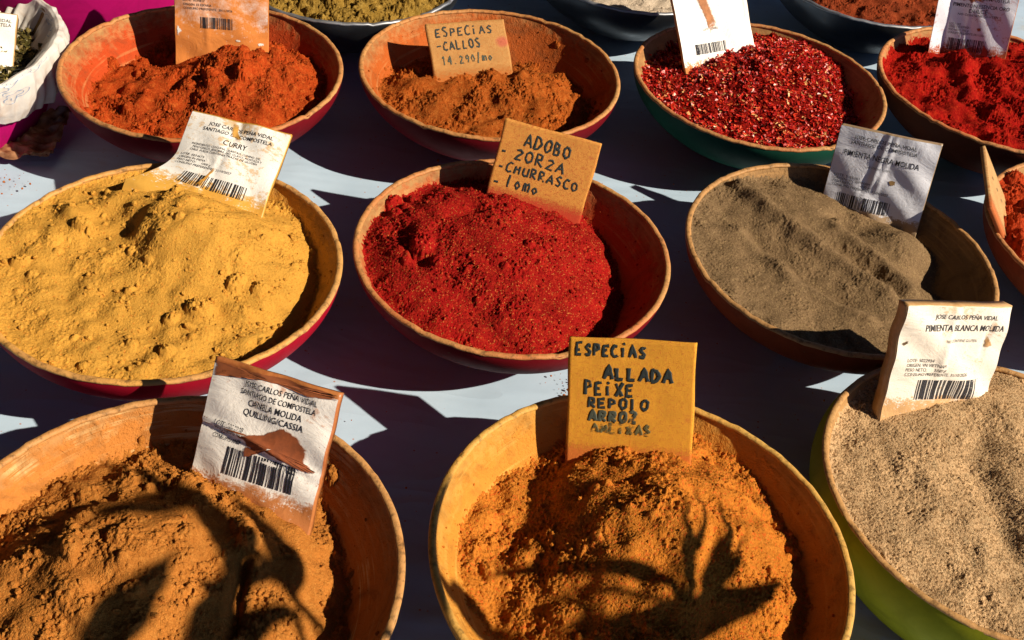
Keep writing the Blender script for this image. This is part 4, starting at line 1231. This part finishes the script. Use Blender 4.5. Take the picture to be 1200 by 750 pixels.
# spilled grains on the cloth
def spills():
    g = np.random.default_rng(5)
    vi, fi = ICO1
    V, F, off = [], [], 0
    spots = [(.11, 1.17, .02, 46), (.345, 1.10, .016, 10), (-.93, 1.47, .03, 40), (-.97, 1.40, .03, 24), (.0, 1.0, .5, 60), (-.1, 1.3, .9, 120), (.3, 1.6, .8, 80)]
    for cx_, cy_, sp, n in spots:
        for _ in range(n):
            px, py = g.normal(cx_, sp) * U, g.normal(cy_, sp) * U
            s = .0005 + .0014 * g.uniform() ** 3
            V.append(vi * s * g.uniform(.7, 1.2, 3) + np.array([px, py, CLOTH_Z + .0002])); F += (fi + off).tolist(); off += len(vi)
    m = spice_mat('spilled_spice', (.48, .14, .03), (.3, .06, .02), (.6, .3, .08))
    o = mesh('spilled_grains', np.concatenate(V), F, m, None, False)
    tag(o, 'scattered grains of spilled orange spice on the blue cloth', 'grains', kind='stuff')
spills()

# ------------------------------------------------------------------ tall potted plant at the front right corner (outside the frame); its leaves shade the front bowls
TOSUN = Vector((math.cos(SUN_EL) * math.cos(SUN_AZ), math.cos(SUN_EL) * math.sin(SUN_AZ), math.sin(SUN_EL)))
# where each leaf's centre line shades the bowls (survey units, tip first) and the leaf's width in metres
G_LEAVES = [
    ([(0.188, 0.819), (0.201, 0.786), (0.216, 0.757), (0.238, 0.724), (0.25, 0.686)], 0.0130),
    ([(0.238, 0.853), (0.235, 0.801), (0.228, 0.759), (0.234, 0.721), (0.25, 0.682)], 0.0117),
    ([(0.29, 0.839), (0.283, 0.783), (0.276, 0.727), (0.263, 0.675)], 0.0169),
    ([(0.327, 0.792), (0.307, 0.756), (0.286, 0.715), (0.265, 0.671)], 0.0137),
    ([(0.091, 0.703), (0.127, 0.715), (0.167, 0.723), (0.207, 0.715), (0.238, 0.689)], 0.0176),
    ([(0.345, 0.722), (0.311, 0.707), (0.282, 0.689), (0.26, 0.661)], 0.0228),
    ([(-0.029, 0.833), (-0.039, 0.759), (-0.039, 0.71), (-0.031, 0.664), (-0.01, 0.615)], 0.0261),
    ([(0.175, 0.685), (0.185, 0.664), (0.194, 0.641), (0.197, 0.622)], 0.0163),
    ([(0.234, 0.693), (0.225, 0.661), (0.222, 0.626)], 0.0261),
    ([(0.404, 0.741), (0.334, 0.701), (0.272, 0.665), (0.22, 0.621)], 0.0391),
    ([(-0.015, 0.694), (0.014, 0.675), (0.054, 0.667), (0.11, 0.636), (0.16, 0.613)], 0.0358),
    ([(0.056, 0.645), (0.094, 0.64), (0.144, 0.628)], 0.0261),
    ([(0.317, 0.652), (0.288, 0.674), (0.261, 0.675)], 0.0228),
]
H_LEAVES = [
    ([(-0.404, 0.807), (-0.371, 0.775), (-0.326, 0.751), (-0.284, 0.717), (-0.255, 0.682), (-0.234, 0.644), (-0.223, 0.602)], 0.0293),
    ([(-0.456, 0.683), (-0.422, 0.709), (-0.374, 0.723), (-0.328, 0.743), (-0.289, 0.721)], 0.0196),
    ([(-0.27, 0.766), (-0.231, 0.73), (-0.196, 0.701), (-0.157, 0.666), (-0.136, 0.64)], 0.0293),
    ([(-0.143, 0.657), (-0.187, 0.663), (-0.213, 0.656), (-0.232, 0.635)], 0.0196),
    ([(-0.345, 0.664), (-0.363, 0.616), (-0.372, 0.572), (-0.369, 0.517)], 0.0342),
    ([(-0.243, 0.675), (-0.255, 0.627), (-0.258, 0.584), (-0.253, 0.529)], 0.0310),
    ([(-0.125, 0.62), (-0.169, 0.614), (-0.203, 0.588), (-0.221, 0.545)], 0.0244),
]

def tube(pts, radii, seg=8):
    V, F = [], []
    n = len(pts)
    for i, (p, r) in enumerate(zip(pts, radii)):
        t = (Vector(pts[min(i + 1, n - 1)]) - Vector(pts[max(i - 1, 0)])).normalized()
        a = t.orthogonal().normalized(); b_ = t.cross(a)
        for k in range(seg):
            w_ = 2 * math.pi * k / seg
            V.append(tuple(Vector(p) + (a * math.cos(w_) + b_ * math.sin(w_)) * r))
    for i in range(n - 1):
        for k in range(seg):
            F.append((i * seg + k, i * seg + (k + 1) % seg, (i + 1) * seg + (k + 1) % seg, (i + 1) * seg + k))
    F.append(tuple(range(seg))[::-1]); F.append(tuple((n - 1) * seg + k for k in range(seg)))
    return V, F

def spline(pts, n):
    P = [Vector(p) for p in pts]; P = [P[0] * 2 - P[1]] + P + [P[-1] * 2 - P[-2]]
    out = []
    m_ = len(P) - 3
    for i in range(n):
        x = i / (n - 1) * m_; k = min(int(x), m_ - 1); t = x - k
        a, b_, c, d = P[k:k + 4]
        out.append(.5 * ((2 * b_) + (c - a) * t + (2 * a - 5 * b_ + 4 * c - d) * t * t + (3 * b_ - a - 3 * c + d) * t ** 3))
    return out

def blade(pts, width, wide_dir, n=22):
    """leaf along pts (tip first), 3 strips each side of the midrib, thin but solid"""
    C = spline(pts, n); V, F = [], []
    for layer in (0, 1):
        for i, c in enumerate(C):
            t = (C[min(i + 1, n - 1)] - C[max(i - 1, 0)]).normalized()
            s = t.cross(wide_dir).normalized(); nn = t.cross(s)
            q = i / (n - 1)
            hw = width / 2 * max(.03, min(1, min(1, (q * 1.5) ** .8) * min(1, ((1 - q) * 2.2 + .1) ** .7)))
            for k in range(-3, 4):
                u = k / 3
                V.append(tuple(c + s * u * hw + nn * (.10 * width * abs(u) + .004 * math.sin(q * 17 + k) + (.0008 if layer else 0))))
    m_ = n * 7
    for i in range(n - 1):
        for k in range(6):
            a = i * 7 + k
            F.append((a, a + 1, a + 8, a + 7)); F.append((m_ + a, m_ + a + 7, m_ + a + 8, m_ + a + 1))
    ring = list(range(7)) + [i * 7 + 6 for i in range(1, n)] + [(n - 1) * 7 + k for k in range(5, -1, -1)] + [i * 7 for i in range(n - 2, 0, -1)]
    for a, b_ in zip(ring, ring[1:] + ring[:1]): F.append((b_, a, a + m_, b_ + m_))
    return V, F

def potted_plant():
    px, py = .90, -.06
    root = thing('potted_plant', (px, py, 0), 'tall broad-leaved plant in a clay pot beside the front corner of the table', 'plant')
    o = Vector((px, py, 0))
    m, nt, b = newmat('leaf_green')
    co = coords(nt); n1 = noise(nt, co, 30, 4, .6)
    nt.links.new(mix(nt, n1, (.035, .085, .02), (.07, .14, .03)), b.inputs['Base Color']); b.inputs['Roughness'].default_value = .45
    stem_m = plain('stem_green', (.10, .12, .04), .6); clay = plain('clay', (.35, .14, .07), .8); soil = plain('soil', (.05, .035, .02), .95)
    V, F = lathe([(0, 0), (.12, 0), (.125, .01), (.165, .27), (.178, .27), (.182, .31), (.160, .31), (.155, .26), (.0, .255)], 48)
    mesh('pot', V, F, clay, root)
    V, F = lathe([(.0, .275), (.08, .272), (.1555, .262)], 40)
    mesh('soil', V, F, soil, root)
    top = Vector((-.03, .06, 1.06))
    tr = [Vector((0, 0, .26)), Vector((.02, .01, .5)), Vector((-.01, .03, .8)), top]
    mesh('stem', *tube(spline(tr, 20), [.022 - .010 * i / 19 for i in range(20)]), stem_m, root)
    g = random.Random(3)
    def leaf(pts, width, wd):
        V, F = blade(pts, width, wd)
        lf = mesh('leaf', V, F, m, root)
        base = Vector(pts[-1]); before = Vector(pts[-2])
        c1 = base + (base - before).normalized() * .08
        st = spline([base + (before - base) * .05, (c1 + base) / 2, (c1 + top) / 2 + Vector((0, 0, .04)), top], 14)
        V, F = tube(st, [.0028 + .002 * i / 13 for i in range(14)], 6)
        mesh('petiole', V, F, stem_m, lf)
    for L, d0 in ((G_LEAVES, .66), (H_LEAVES, .95)):
        for pts, wd in L:
            dd = d0 + g.uniform(-.05, .05); n = len(pts)
            P3 = [Vector((x * U, y * U, RIM_Z + .01)) + TOSUN * (dd + .05 * math.sin(2.2 * i / n + dd * 9)) - o for i, (x, y) in enumerate(pts)]
            leaf(P3, wd, TOSUN)
    # the rest of the crown, on the customers' side
    for k in range(13):
        a = math.radians(-175 + k * 14 + g.uniform(-6, 6)); l = g.uniform(.22, .34); up = g.uniform(.0, .22)
        d = Vector((math.cos(a), math.sin(a), 0))
        P3 = [top + d * l * 1.25 + Vector((0, 0, up - .06)), top + d * l + Vector((0, 0, up + .02)), top + d * l * .7 + Vector((0, 0, up + .05)), top + d * l * .4 + Vector((0, 0, up * .7 + .03))]
        leaf(P3, g.uniform(.045, .075), Vector((0, 0, 1)))
potted_plant()
